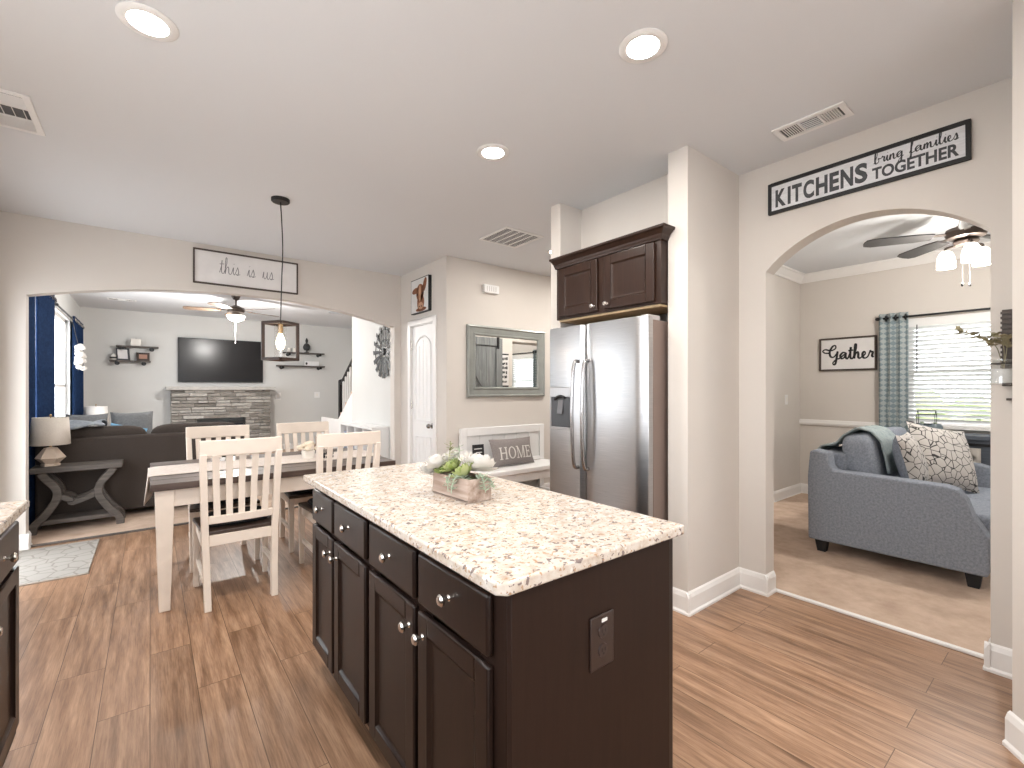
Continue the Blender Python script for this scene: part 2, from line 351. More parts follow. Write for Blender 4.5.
    def build(s, name, m, parent=None, world=False, bevel=0, seg=2, smooth=False, sub=0, solid=0):
        me = bpy.data.meshes.new(name)
        off = parent_world(parent) if (world and parent) else Vector((0,0,0))
        me.from_pydata([tuple(p-off) for p in s.v], [], s.f)
        import bmesh
        bm = bmesh.new(); bm.from_mesh(me); bmesh.ops.remove_doubles(bm, verts=bm.verts, dist=1e-6)
        bmesh.ops.recalc_face_normals(bm, faces=bm.faces); bm.to_mesh(me); bm.free()
        me.materials.append(m)
        o = bpy.data.objects.new(name, me); COL.objects.link(o)
        if parent: o.parent = parent
        if solid: k = o.modifiers.new('solidify', 'SOLIDIFY'); k.thickness = solid; k.offset = 0
        if bevel:
            k = o.modifiers.new('bevel', 'BEVEL'); k.width = bevel; k.segments = seg; k.limit_method = 'ANGLE'; k.angle_limit = math.radians(40)
        if sub: k = o.modifiers.new('subdivision', 'SUBSURF'); k.levels = sub; k.render_levels = sub
        if smooth or bevel:
            for p in me.polygons: p.use_smooth = True
            if not sub: me.set_sharp_from_angle(angle=math.radians(38 if smooth else 25))
        return o
def parent_world(o):
    v = Vector((0,0,0))
    while o: v += o.location; o = o.parent
    return v
def thing(name, label, cat, loc=(0,0,0), rotz=0, group=None):
    o = bpy.data.objects.new(name, None); COL.objects.link(o); o.empty_display_size = 0.05
    o.location = loc; o.rotation_euler = (0, 0, rotz); o['label'] = label; o['category'] = cat
    if group: o['group'] = group
    return o
def tag(o, label, cat, group=None, kind=None):
    o['label'] = label; o['category'] = cat
    if group: o['group'] = group
    if kind: o['kind'] = kind
    return o
def struct(o, label=None, cat=None):
    o['kind'] = 'structure'
    if label: o['label'] = label
    if cat: o['category'] = cat
    return o
def dup(root, loc, rotz=0, label=None):
    r = root.copy(); COL.objects.link(r); r.location = loc; r.rotation_euler = (0, 0, rotz)
    if label: r['label'] = label
    for ch in list(root.children):
        c = ch.copy(); COL.objects.link(c); c.parent = r
        for g in ch.children:
            d = g.copy(); COL.objects.link(d); d.parent = c
    return r
def relabel(part, label): part['label'] = label; return part
def text_mesh(txt, bold=0.0):
    cu = bpy.data.curves.new('t', 'FONT'); cu.body = txt; cu.size = 1; cu.extrude = 0; cu.offset = bold; cu.resolution_u = 4
    o = bpy.data.objects.new('t', cu); COL.objects.link(o); bpy.context.view_layer.update()
    me = bpy.data.meshes.new_from_object(o.evaluated_get(bpy.context.evaluated_depsgraph_get()))
    bpy.data.objects.remove(o); bpy.data.curves.remove(cu); return me
def put_text(mb, txt, org, right, up, w, h, bold=0.0, depth=0.002):
    me = text_mesh(txt, bold); xs = [v.co.x for v in me.vertices]; ys = [v.co.y for v in me.vertices]
    x0, x1, y0, y1 = min(xs), max(xs), min(ys), max(ys); R = Vector(right); U = Vector(up); N = R.cross(U); O = Vector(org)
    f = lambda v, d: O + R*((v.co.x-x0)/(x1-x0)*w) + U*((v.co.y-y0)/(y1-y0)*h) + N*d
    mb.add([f(v, depth) for v in me.vertices], [tuple(p.vertices) for p in me.polygons]); bpy.data.meshes.remove(me)
CUR = {
 'a': (1.1, [(0,.1),(.75,.85),(.45,1),(.12,.55),(.3,.05),(.65,.3),(.8,.95),(.78,.3),(.95,.02),(1.1,.15)]),
 'b': (.9, [(0,.1),(.35,1),(.5,1.9),(.35,2.2),(.2,1.6),(.18,.3),(.4,0),(.72,.4),(.6,.85),(.9,.75)]),
 'r': (.7, [(0,.1),(.25,.9),(.3,1.1),(.38,.9),(.6,.88),(.52,.3),(.7,.1)]),
 'i': (.5, [(0,.1),(.28,1),(.25,.3),(.4,0),(.5,.12)]),
 'n': (1., [(0,.1),(.2,.95),(.2,.5),(.18,0),(.3,.6),(.55,1),(.65,.7),(.65,.2),(.8,0),(1,.15)]),
 'm': (1.4, [(0,.1),(.18,.95),(.18,0),(.28,.6),(.48,1),(.56,.7),(.55,0),(.68,.6),(.88,1),(.98,.7),(.98,.2),(1.12,0),(1.4,.15)]),
 'u': (1., [(0,.1),(.2,1),(.18,.3),(.38,0),(.62,.4),(.72,1),(.7,.3),(.82,0),(1,.15)]),
 'l': (.6, [(0,.1),(.4,1.4),(.42,2.1),(.28,2.15),(.2,1.3),(.22,.25),(.4,0),(.6,.15)]),
 'e': (.75, [(0,.1),(.45,.6),(.4,.98),(.2,.85),(.14,.4),(.35,0),(.75,.2)]),
 's': (.7, [(0,.1),(.3,.9),(.36,1.05),(.5,.45),(.35,0),(.12,.12),(.4,.03),(.7,.15)]),
 't': (.6, [(0,.1),(.3,1.2),(.34,1.8),(.26,.8),(.28,.2),(.42,0),(.6,.15)]),
 'h': (1., [(0,.1),(.35,1.3),(.42,2.1),(.28,2.15),(.2,1.2),(.15,0),(.28,.6),(.52,1),(.64,.7),(.64,.2),(.8,0),(1,.15)]),
 'f': (.7, [(0,.1),(.4,1.4),(.5,2.1),(.34,2.1),(.25,1),(.2,-.6),(.1,-1),(.05,-.7),(.3,0),(.7,.2)]),
 'g': (1., [(0,.1),(.7,.85),(.42,1),(.12,.55),(.3,.05),(.62,.3),(.74,.95),(.7,-.4),(.5,-1),(.25,-.8),(.5,-.3),(1,.15)]),
 'G': (1.35, [(.1,1.0),(-.5,1.05),(-.8,1.35),(-.45,1.6),(.25,1.4),(.85,1.7),(.85,2.15),(.5,2.05),(.12,1.3),(.2,.5),(.6,.35),(1,.85),(1.12,1.2),(1,.2),(.85,-.7),(.6,-.85),(.55,-.5),(1,0),(1.35,.12)]),
}
def spline(p, k=6):
    out = []
    for i in range(len(p)-1):
        a, b, c, d = p[max(i-1,0)], p[i], p[i+1], p[min(i+2, len(p)-1)]
        for j in range(k):
            t = j/k; out.append(tuple(0.5*((2*b[q])+(c[q]-a[q])*t+(2*a[q]-5*b[q]+4*c[q]-d[q])*t*t+(3*b[q]-a[q]-3*c[q]+d[q])*t**3) for q in range(len(b))))
    out.append(tuple(p[-1])); return out
def script(mb, txt, org, right, up, w, stroke, depth=0.003, gap=0.7, yscale=1.0, vary=0.0, th=0.0015):
    words = []; x = 0
    for word in txt.split(' '):
        path = []; extra = []
        for ch in word:
            adv, pts = CUR[ch]
            if ch == 'i': extra.append([(x+.34,1.42),(x+.38,1.5)])
            if ch == 't': extra.append([(x+.02,1.25),(x+.62,1.32)])
            q = [(a+x, b) for a, b in pts]; path += q if not path else q[1:]; x += adv
        words += [spline(path)] + extra; x += gap
    xs = [p[0] for s_ in words for p in s_]; x0, x1 = min(xs), max(xs); k = w/(x1-x0)
    R = Vector(right); U = Vector(up); N = R.cross(U); O = Vector(org)
    for s_ in words:
        P = [O + R*((a-x0)*k) + U*(b*k*yscale) + N*depth for a, b in s_]; ws = []
        for i in range(len(P)):
            d = (P[min(i+1, len(P)-1)]-P[max(i-1,0)]); up_ = d.dot(U)/(d.length+1e-9)
            ws.append(stroke*(1+vary*max(0, -up_)-0.45*vary*max(0, up_)))
        mb.ribbon(P, ws, N, th)

# ------------------------------------------------------------------ setting: floors, walls, ceiling
H = 2.743
b = MB()
b.box(-0.95, 3.20, -2.6, 5.48, -0.05, 0).box(3.20, 6.45, 2.46, 4.28, -0.05, 0)
struct(b.build('floor', FLOOR))
struct(MB().box(-0.95, 3.8, 5.48, 10.87, -0.05, 0.012).build('floor_carpet', CARPET))
struct(MB().box(3.20, 6.45, -2.6, 2.46, -0.05, 0.012).build('floor_carpet', CARPET))
struct(MB().box(3.185, 3.215, 0.30, 1.30, 0, 0.016).build('trim_1', TRIM, bevel=0.004))
struct(MB().box(-0.80, 2.40, 5.465, 5.495, 0, 0.016).build('trim_2', GREYW, bevel=0.004))
c = MB().box(-1.07, 6.57, -2.72, 5.48, H, H+.1).box(-1.07, 2.62, 5.48, 10.99, H, H+.1).box(2.62, 3.92, 8.9, 10.99, H, H+.1)
struct(c.build('ceiling', CEIL))
struct(MB().box(2.5, 3.92, 5.3, 9.0, 4.6, 4.7).build('ceiling_stairwell', CEIL))
def wall(name, boxes, m=WALL):
    b = MB()
    for q in boxes: b.box(*q)
    return struct(b.build(name, m))
# left (outside) wall with patio door, living room windows and an added kitchen window
wall('wall_left', [(-1.07,-.95,-2.72,0,0,H), (-1.07,-.95,0,2.0,0,1.08), (-1.07,-.95,0,2.0,2.24,H), (-1.07,-.95,2.0,4.2,0,H), (-1.07,-.95,4.2,5.25,2.08,H), (-1.07,-.95,5.25,5.48,0,H)])
wall('wall_left_living', [(-1.07,-.95,5.48,5.95,0,H), (-1.07,-.95,5.95,6.85,0,.6), (-1.07,-.95,5.95,6.85,2.3,H), (-1.07,-.95,6.85,7.7,0,H),
     (-1.07,-.95,7.7,9.4,0,.4), (-1.07,-.95,7.7,9.4,2.33,H), (-1.07,-.95,9.4,10.99,0,H)], WALL2)
wall('wall_back', [(-1.07,-.7,-2.72,-2.6,0,H), (-.7,1.1,-2.72,-2.6,0,.9), (-.7,1.1,-2.72,-2.6,2.3,H), (1.1,6.57,-2.72,-2.6,0,H)])  # unseen wall, its window opening added to let daylight in
def arc(c, hw, zt, sag, n=24):
    R = (hw*hw+sag*sag)/(2*sag); out = []
    for i in range(n+1):
        q = -hw+2*hw*i/n; out.append((c+q, zt-R+math.sqrt(R*R-q*q)))
    return out
yo0, yo1 = 0.30, 1.30
poly = [(-2.6,0),(yo0,0)] + arc((yo0+yo1)/2, (yo1-yo0)/2, 2.285, .22) + [(yo1,0),(1.47,0),(1.47,H),(-2.6,H)]
struct(MB().prism(poly, 'x', 3.09, 3.21).build('wall_archway', WALL))
poly = [(-.95,0),(-.80,0)] + arc(.80, 1.60, 2.29, .20, 32) + [(2.40,0),(2.487,0),(2.487,H),(-.95,H)]
struct(MB().prism(poly, 'y', 5.42, 5.54).build('wall_living_arch', WALL))
wall('wall_stub', [(2.467,3.21,1.47,1.60,0,H)])
wall('wall_nook_side', [(2.467,3.21,2.53,2.635,0,H)])
wall('wall_nook_back', [(3.09,3.21,1.60,2.53,0,H), (2.70,3.09,1.60,2.53,2.30,H)])
wall('wall_foyer', [(3.21,4.68,2.30,2.62,0,H), (4.68,5.65,2.30,2.62,2.1,H), (5.65,6.45,2.30,2.62,0,H)])
wall('wall_mirror', [(2.487,6.57,4.283,4.40,0,H)])
wall('wall_closet', [(2.487,2.60,4.40,4.545,0,H), (2.487,2.60,4.545,5.135,2.075,H), (2.487,2.60,5.135,5.54,0,H)])
wall('wall_windmill', [(2.487,2.60,5.54,7.2,0,H+1.8)], WALL2)
wall('wall_fireplace', [(-.95,3.92,10.87,10.99,0,H+1.8)], WALL2)
wall('wall_stair', [(3.8,3.92,5.42,10.87,0,4.6), (2.6,3.8,5.42,5.54,0,4.6)], WALL2)
wall('wall_stairwell_upper', [(2.5,2.62,7.2,8.9,H+.1,4.6), (2.5,3.8,8.9,9.0,H+.1,4.6)], WALL2)
wall('wall_front', [(6.45,6.57,-2.6,-1.5,0,H), (6.45,6.57,-1.5,-.3,0,.93), (6.45,6.57,-1.5,-.3,2.07,H), (6.45,6.57,-.3,.35,0,H),
     (6.45,6.57,.35,1.25,0,.93), (6.45,6.57,.35,1.25,2.07,H), (6.45,6.57,1.25,4.283,0,H)])
struct(MB().prism([(2.49,.186),(3.09,.186),(3.09,.066),(2.52,.066),(2.22,-.2),(2.22,-2.6),(2.10,-2.6),(2.10,-.12)], 'z', 0, H).build('wall_near', WALL))
# baseboards
def bb(name, runs, h=.13, t=.016):
    b = MB()
    for (x0,y0,x1,y1,nx,ny) in runs:
        d = Vector((x1-x0, y1-y0, 0)); L = d.length; d.normalize(); n = Vector((nx,ny,0)).normalized(); o = Vector((x0,y0,0))
        P = [(0,0),(t+.008,0),(t+.008,.012),(t,.022),(t,h-.03),(t*.5,h-.008),(0,h)]
        vs = [o + n*a + Vector((0,0,z)) for a, z in P] + [o + d*L + n*a + Vector((0,0,z)) for a, z in P]; k = len(P)
        b.add(vs, [tuple(range(k)), tuple(range(k, 2*k))] + [(i,(i+1)%k,k+(i+1)%k,k+i) for i in range(k)])
    return struct(b.build(name, TRIM))
e = .02
bb('baseboard_right', [(2.467-e,1.47,3.09,1.47,0,-1),(2.467,1.60,2.467,1.47-e,-1,0),(3.09,1.47,3.09,1.30-e,-1,0),(3.09-e,1.30,3.205,1.30,0,-1),(3.09,.30+e,3.09,.186,-1,0),(3.20,.30,3.09-e,.30,0,1)])
bb('baseboard_near', [(2.49+.006,.186+.006,2.10,-.12,-.617,.787),(2.10,-.12,2.10,-2.6,-1,0)])
bb('baseboard_left', [(-.95,4.12,-.95,2.42,1,0),(-.95,5.42,-.95,5.33,1,0),(-.80+e,5.42,-.95,5.42,0,-1),(-.80,5.54,-.80,5.42-e,1,0)])
bb('baseboard_mirror', [(2.487-e,4.283,6.45,4.283,0,-1),(2.487,4.47,2.487,4.283-e,-1,0),(2.487,5.42,2.487,5.21,-1,0),(2.40,5.42,2.487,5.42,0,-1)])
bb('baseboard_front_room', [(6.45,2.30,6.45,-2.6,-1,0),(5.65,2.30,6.45,2.30,0,-1),(3.21,2.30,4.68,2.30,0,-1),(3.21,1.30,3.21,2.30,1,0)])
bb('baseboard_living', [(-.95,10.87,.28,10.87,0,-1),(1.97,10.87,3.8,10.87,0,-1),(-.95,10.87,-.95,5.54,1,0),(2.487,7.2,2.487,7.05,-1,0)])
# crown and chair rail of the front room
cr = MB()
P = [(0,0),(-.02,0),(-.03,.02),(-.075,.075),(-.09,.08),(-.09,.10),(0,.10)]
cr.prism([(6.45+a, H-.10+z) for a, z in P], 'y', -2.6, 2.30)
cr.prism([(2.30+a, H-.10+z) for a, z in P], 'x', 3.21, 6.45)
cr.prism([(3.21-a, H-.10+z) for a, z in P], 'y', -2.6, 2.30)
struct(cr.build('trim_3', TRIM))
struct(MB().prism([(6.45,.87),(6.428,.875),(6.42,.90),(6.428,.925),(6.432,.935),(6.45,.94)], 'y', 1.27, 2.30).build('trim_4', TRIM))

# ------------------------------------------------------------------ windows and doors
def window_x(name, x, y0, y1, z0, z1, side, rails=1, mull=0, casing=.07):   # in a wall of constant x; side = direction into the room
    t = bpy.data.objects.new(name, None); COL.objects.link(t); t.location = (x, (y0+y1)/2, z0); struct(t)
    b = MB(); w = .045
    xa, xb = x-.03, x+.03
    for q in ((y0,y0+w,z0,z1),(y1-w,y1,z0,z1),(y0,y1,z0,z0+w),(y0,y1,z1-w,z1)): b.box(xa, xb, *q)
    for i in range(rails):
        z = z0+(z1-z0)*(i+1)/(rails+1); b.box(xa, xb, y0, y1, z-.02, z+.02)
    for i in range(mull):
        y = y0+(y1-y0)*(i+1)/(mull+1); b.box(xa, xb, y-.025, y+.025, z0, z1)
    b.build('window_frame', TRIM, t, world=True)
    MB().box(x-.003, x+.003, y0+w, y1-w, z0+w, z1-w).build('window_pane', GLASS, t, world=True)
    if casing:
        xi = x + side*.06; xo = xi + side*.018; lo, hi = min(xi,xo), max(xi,xo); cz = MB(); k = casing
        for q in ((y0-k,y0,z0-k,z1+k),(y1,y1+k,z0-k,z1+k),(y0,y1,z1,z1+k),(y0,y1,z0-k,z0)): cz.box(lo, hi, *q)
        cz.build('window_casing', TRIM, t, world=True)
    return t
window_x('window_1', -1.01, 5.95, 6.85, .6, 2.3, 1)
window_x('window_2', -1.01, 7.7, 9.4, .4, 2.33, 1, casing=.05)
win3 = window_x('window_3', 6.51, .35, 1.25, .93, 2.07, -1, casing=0)
window_x('window_4_added', 6.51, -1.5, -.3, .93, 2.07, -1, casing=0)  # unseen second window, added to brighten the front room
window_x('window_5_added', -1.01, 0, 2.0, 1.08, 2.24, 1, rails=0, mull=1)  # unseen window, added to light the kitchen from the left
pd = window_x('door_2', -1.01, 4.2, 5.25, 0, 2.08, 1, rails=0, mull=0, casing=0)
cz = MB().box(-.95,-.93,4.13,4.2,0,2.15).box(-.95,-.93,5.25,5.32,0,2.15).box(-.95,-.93,4.2,5.25,2.08,2.15)
cz.build('door_casing', TRIM, pd, world=True)
MB().box(-.98,-.93,4.22,4.24,.92,1.08).build('door_handle', BLACK, pd, world=True)
struct(MB().box(6.38, 6.45, .30, 1.30, .905, .93).build('trim_5', TRIM, bevel=.004))
# closet door
d1 = bpy.data.objects.new('door_1', None); COL.objects.link(d1); d1.location = (2.487, 4.84, 0); struct(d1)
y0, y1 = 4.56, 5.12
b = MB().box(2.50, 2.535, y0, y1, .012, 2.06)
b.build('door_slab', WHITE, d1, world=True, bevel=.003)
ym = (y0+y1)/2; hw = .185
def panel_rim(poly, m=WHITE):
    q = MB(); cx = sum(p[0] for p in poly)/len(poly); cz_ = sum(p[1] for p in poly)/len(poly)
    q.tube([(2.4985, p[0], p[1]) for p in poly+[poly[0]]], .011, 6, cap=False)
    return q
arch_p = [(ym-hw,.95),(ym+hw,.95)] + [(a, z) for a, z in arc(ym, hw, 1.93, .10, 14)][::-1]
r1 = panel_rim(arch_p); r1.v += []; 
low = [(ym-hw,.22),(ym+hw,.22),(ym+hw,.76),(ym-hw,.76)]
q2 = panel_rim(low); r1.add(q2.v, q2.f)
for k in (-1,0,1):
    for z0, z1 in ((.24,.74),(.97,1.83+(.06 if k==0 else 0))):
        r1.tube([(2.4995, ym+k*.092, z0), (2.4995, ym+k*.092, z1)], .004, 6)
r1.build('door_panel', WHITE, d1, world=True, smooth=True)
cs = MB()
for q in ((4.49,4.555,0,2.135),(5.125,5.19,0,2.135),(4.555,5.125,2.07,2.135)): cs.box(2.468, 2.487, *q)
cs.build('door_casing', TRIM, d1, world=True, bevel=.004)
jb = MB().box(2.487,2.60,4.545,4.556,0,2.075).box(2.487,2.60,5.124,5.135,0,2.075).box(2.487,2.60,4.556,5.124,2.062,2.075)
jb.build('door_jamb', TRIM, d1, world=True)
for z in (.30, 1.12, 1.83):
    MB().cyl((2.490, 5.118, z-.045), (2.490, 5.118, z+.045), .009, 10).build('hinge', NICKEL, d1, world=True, smooth=True)
kb = MB().lathe([(0,-.068),(.020,-.066),(.028,-.052),(.026,-.038),(.012,-.03),(.011,-.012),(.030,-.008),(.030,0)], (2.50,4.62,.90), 18, 'x')
kb.build('door_knob', mat('dark_nickel', (.30,.28,.26), .25, 1), d1, world=True, smooth=True)

# front ground and hedges seen through the panes; left ground is an added bounce
struct(MB().box(6.6, 30, -14, 14, -.6, -.5).build('ground', OUTG))
struct(MB().box(-30, -1.1, -14, 24, -.6, -.5).build('ground', mat('pale_bounce_ground', (0.75, 0.74, 0.72), 0.9, var=.05)))  # ground added pale to bounce daylight up to the ceiling
for i, (y, r, lab) in enumerate(((-2.6,1.1,'green hedge bush outside beyond the front window, nearest its right side'),(1.2,1.2,'green hedge bush outside the front window, behind the blinds middle'),(4.6,1.0,'green hedge bush outside the front window, at the left edge of the pane'))):
    h = MB(); random.seed(40+i)
    for k in range(90):
        a = random.uniform(0,2*PI); t = random.uniform(0,1); rr = r*random.uniform(.6,1)
        h.ell((10.5+rr*math.cos(a)*.7, y+rr*math.sin(a), -.3+1.35*t), (.28,.28,.24), 7, 5, (random.random()*3,0,0))
    tag(h.build('hedge_bush', HEDGE), lab, 'bush', 'bushes outside the front window')

# ------------------------------------------------------------------ ceiling fittings
def downlight(x, y, label, power=6):
    t = thing('recessed_light', label, 'ceiling light', (x, y, H), group='recessed ceiling lights')
    MB().lathe([(.066,-.001),(.066,-.008),(.088,-.010),(.098,-.004),(.098,-.001)], (0,0,0), 32).build('trim_ring', WHITE, t, smooth=True)
    MB().lathe([(0,-.0065),(.066,-.0065),(.066,-.002),(0,-.002)], (0,0,0), 28).build('lens', LED, t)
    area('recessed_lamp', (x, y, H-.02), (0,0,0), .13, .13, power, (1,.95,.885), shape='DISK')
downlight(-.006, 2.276, 'round recessed light shining at the top left of the kitchen ceiling', 11)
downlight(1.609, 1.161, 'round recessed light above the near end of the island, nearest the arch sign', 8)
for x, y, w in ((-.1,6.35,'left'),(.85,6.35,'right')): downlight(x, y, 'added fill light in the living room ceiling just past the arch, on the %s' % w, 4)  # added fill lights, hidden by the arch header, brighten the living room
downlight(4.6, 3.45, 'added fill light in the foyer ceiling beyond the mirror wall corner', 13)  # added unseen fill light, brightens the foyer in the mirror
downlight(3.3, 3.45, 'added fill light in the hall ceiling before the mirror', 5)  # added unseen fill light for the mirror wall
for x, y, w, p in ((.0,-.9,'left',14),(1.6,-.9,'right',6)): downlight(x, y, 'added fill light behind the camera on the %s of the kitchen ceiling' % w, p)  # added fill lights out of view, brighten island and near floor
downlight(1.62, 2.239, 'smallest recessed light, in the middle of the ceiling toward the refrigerator')
VENTD = mat('vent_dark', (.10,.10,.105), .8)
def register(loc, rotz, lx, ly, label, banks):
    t = thing('ceiling_vent', label, 'vent', loc, rotz)
    f = MB(); fw = .028
    for q in ((-lx/2,lx/2,-ly/2,-ly/2+fw),(-lx/2,lx/2,ly/2-fw,ly/2),(-lx/2,-lx/2+fw,-ly/2+fw,ly/2-fw),(lx/2-fw,lx/2,-ly/2+fw,ly/2-fw)): f.box(*q, -.008, -.0005)
    n = banks; L = lx-2*fw
    for i in range(1, n): x = -lx/2+fw+L*i/n; f.box(x-.006, x+.006, -ly/2+fw, ly/2-fw, -.008, -.0005)
    f.build('frame', WHITE, t, bevel=.002)
    MB().box(-lx/2+fw, lx/2-fw, -ly/2+fw, ly/2-fw, -.0018, -.0006).build('backing', VENTD, t)
    s = MB()
    for i in range(n):
        a = -lx/2+fw+L*i/n+.008; c_ = -lx/2+fw+L*(i+1)/n-.008
        if n == 3 and i != 1:
            k = 7
            for j in range(k): x = a+(c_-a)*(j+.5)/k; s.rbox((x,0,-.005),(.004,ly-2*fw,.007),(0,.5 if i else -.5,0))
        else:
            k = 9 if n == 3 else 14
            if n == 3:
                for j in range(6): y = -ly/2+fw+(ly-2*fw)*(j+.5)/6; s.box(a, c_, y-.001, y+.001, -.0075, -.002)
                continue
            for j in range(k): y = -ly/2+fw+(ly-2*fw)*(j+.5)/k; s.rbox(((a+c_)/2,y,-.005),(c_-a,.004,.005),(-.9,0,0))
    s.build('louvers', WHITE, t)
register((2.775,.935,H), PI/2, .335, .17, 'three-bank white ceiling register above the arch sign', 3)
register((-.61,3.43,H), PI/2, .44, .30, 'white ceiling register cut by the left edge above the dining area', 3)
register((2.67,3.40,H), 0, .44, .44, 'square grey-slatted return vent in the ceiling before the mirror wall', 5)
register((-.35,9.6,H), 0, .36, .18, 'small white register in the living room ceiling near the curtains', 3)

# ------------------------------------------------------------------ pendant
px_, py_ = .769, 3.781
t = thing('pendant_lamp', 'square bronze cage pendant lamp hanging over the dining table', 'pendant lamp', (px_,py_,H))
MB().lathe([(0,-.026),(.058,-.026),(.064,-.02),(.064,-.0005),(0,-.0005)], (0,0,0), 28).build('canopy', BLACK, t, smooth=True)
ct = 1.808-H; cb = 1.54-H
MB().tube(spline([(0,0,-.026),(.010,0,-.20),(.016,.004,-.4),(.008,0,-.62),(0,0,ct+.01)],5), .004, 6).build('cord', BLACK, t, smooth=True)
cg = MB(); s_ = .082; ang = PI/4-math.radians(11.5)
def rp(x, y, z): return (x*math.cos(ang)-y*math.sin(ang), x*math.sin(ang)+y*math.cos(ang), z)
for z in (ct, cb):
    for a, c_ in (((-s_,-s_),(s_,-s_)),((s_,-s_),(s_,s_)),((s_,s_),(-s_,s_)),((-s_,s_),(-s_,-s_))): cg.bar(rp(*a,z), rp(*c_,z), .024, .020)
    
for a in ((s_,-s_),(-s_,s_)): cg.bar(rp(*a,cb-.008), rp(*a,ct+.008), .022, .022)
cg.bar(rp(-s_,0,ct), rp(s_,0,ct), .014, .01)
cg.build('cage', BRONZE, t)
MB().lathe([(0,0),(.016,0),(.018,-.01),(.018,-.06),(.014,-.07),(0,-.07)], (0,0,ct-.005), 16).build('socket', BRASS, t, smooth=True)
MB().lathe([(.012,0),(.014,-.012),(.028,-.05),(.031,-.08),(.022,-.115),(0,-.128)], (0,0,ct-.07), 18).build('bulb', BULB, t, smooth=True)
MB().tube([(0,0,cb+.25),(0,0,cb)], .042, 20, cap=False).build('glass_cylinder', mat_glass('pendant_glass', (.97,.96,.95), .06), t, smooth=True)
point('pendant_bulb', (px_, py_, 1.69), 7, (1,.78,.55), .03)

# ------------------------------------------------------------------ kitchen island
def knob(parent, loc, d):                                             # d = outward direction (+-x or -y)
    ax, sg = d
    q = MB().lathe([(0,.030*sg),(.011,.029*sg),(.0155,.024*sg),(.014,.018*sg),(.006,.013*sg),(.0055,.004*sg),(.009,0)], loc, 16, ax)
    return q.build('knob', NICKEL, parent, world=True, smooth=True)
def panel_door(parent, name, x, y0, y1, z0, z1, m, rail=.055, th=.019, sg=-1, flat=False):   # front at constant x facing sg
    xf = x + sg*th; xi = x + sg*th*.45
    q = MB(); a, c_ = min(x,xf), max(x,xf)
    if flat:
        q.box(a, c_, y0, y1, z0, z1)
        return q.build(name, m, parent, world=True, bevel=.008, seg=3)
    k = rail
    q.box(a,c_,y0,y0+k,z0,z1).box(a,c_,y1-k,y1,z0,z1).box(a,c_,y0+k,y1-k,z0,z0+k).box(a,c_,y0+k,y1-k,z1-k,z1)
    # sloped moulding inside the frame
    s1 = [(y0+k,z0+k),(y1-k,z0+k),(y1-k,z1-k),(y0+k,z1-k)]; g = .010
    s2 = [(y0+k+g,z0+k+g),(y1-k-g,z0+k+g),(y1-k-g,z1-k-g),(y0+k+g,z1-k-g)]
    vs = [(xf-sg*.002,*p) for p in s1]+[(xi,*p) for p in s2]
    q.add(vs, [(i,(i+1)%4,4+(i+1)%4,4+i) for i in range(4)]+[(4,5,6,7)])
    return q.build(name, m, parent, world=True, bevel=.005, seg=2)
isl = thing('kitchen_island', 'dark espresso kitchen island cabinet under the granite slab', 'kitchen island', (.91,1.53,0))
ix = .615
b = MB().box(ix, 1.215, .80, 2.275, .105, .884)
b.build('carcass', ESPX, isl, world=True, bevel=.002)
MB().box(ix+.07, 1.20, .815, 2.26, 0, .105).build('toe_kick', mat('toe_kick_dark', (.03,.02,.017), .6), isl, world=True)
MB().box(ix, 1.215, .782, .7995, 0, .884).build('end_panel', ESPX, isl, world=True, bevel=.002)
MB().box(1.2155, 1.237, .785, 2.275, 0, .884).build('back_panel', ESP, isl, world=True, bevel=.003)
ys = [(.845,1.19),(1.215,1.56),(1.60,1.945),(1.97,2.265)]
for i, (a, c_) in enumerate(ys):
    dr = panel_door(isl, 'drawer_front', ix, a, c_, .708, .852, ESP, flat=True); knob(dr, (ix-.019,(a+c_)/2,.785), ('x',-1))
    dd = panel_door(isl, 'cabinet_door', ix, a, c_, .125, .688, ESP)
    ky = c_-.03 if i in (0,2) else a+.03
    knob(dd, (ix-.019, ky, .625), ('x',-1))
ol = MB().box(.862,.952,.776,.782,.607,.742).build('power_outlet', OUTP, isl, world=True, bevel=.003)
relabel(ol, 'dark brown power outlet plate on the end of the island')
q = MB()
for zc in (.700,.652): q.lathe([(0,-.003),(.0165,-.003),(.0175,0)], (.907,.776,zc), 20, 'y')
q.build('receptacle', mat('outlet_face', (.035,.022,.02), .3), ol, world=True, smooth=True)
for zc in (.702,.654):
    q = MB()
    for dx in (-.006,.006): q.box(.907+dx-.0013,.907+dx+.0013,.7722,.7728,zc-.004,zc+.005)
    q.lathe([(0,-.0036),(.0028,-.0036),(.0028,-.003)], (.907,.776,zc-.010), 8, 'y')
    q.build('outlet_slots', BLK, ol, world=True)
MB().box(.903,.923,.7745,.776,.723,.731).build('indicator', mat('white_plastic', (.8,.78,.76), .4), ol, world=True)
ct_ = MB().prism([(.564+.02,.753),(1.249,.753),(1.249,2.30),(.564,2.30),(.564,.753+.02)], 'z', .884, .914)
tag(ct_.build('granite_countertop', GRANITE, bevel=.006, seg=3), 'speckled cream granite slab lying on the kitchen island', 'countertop')

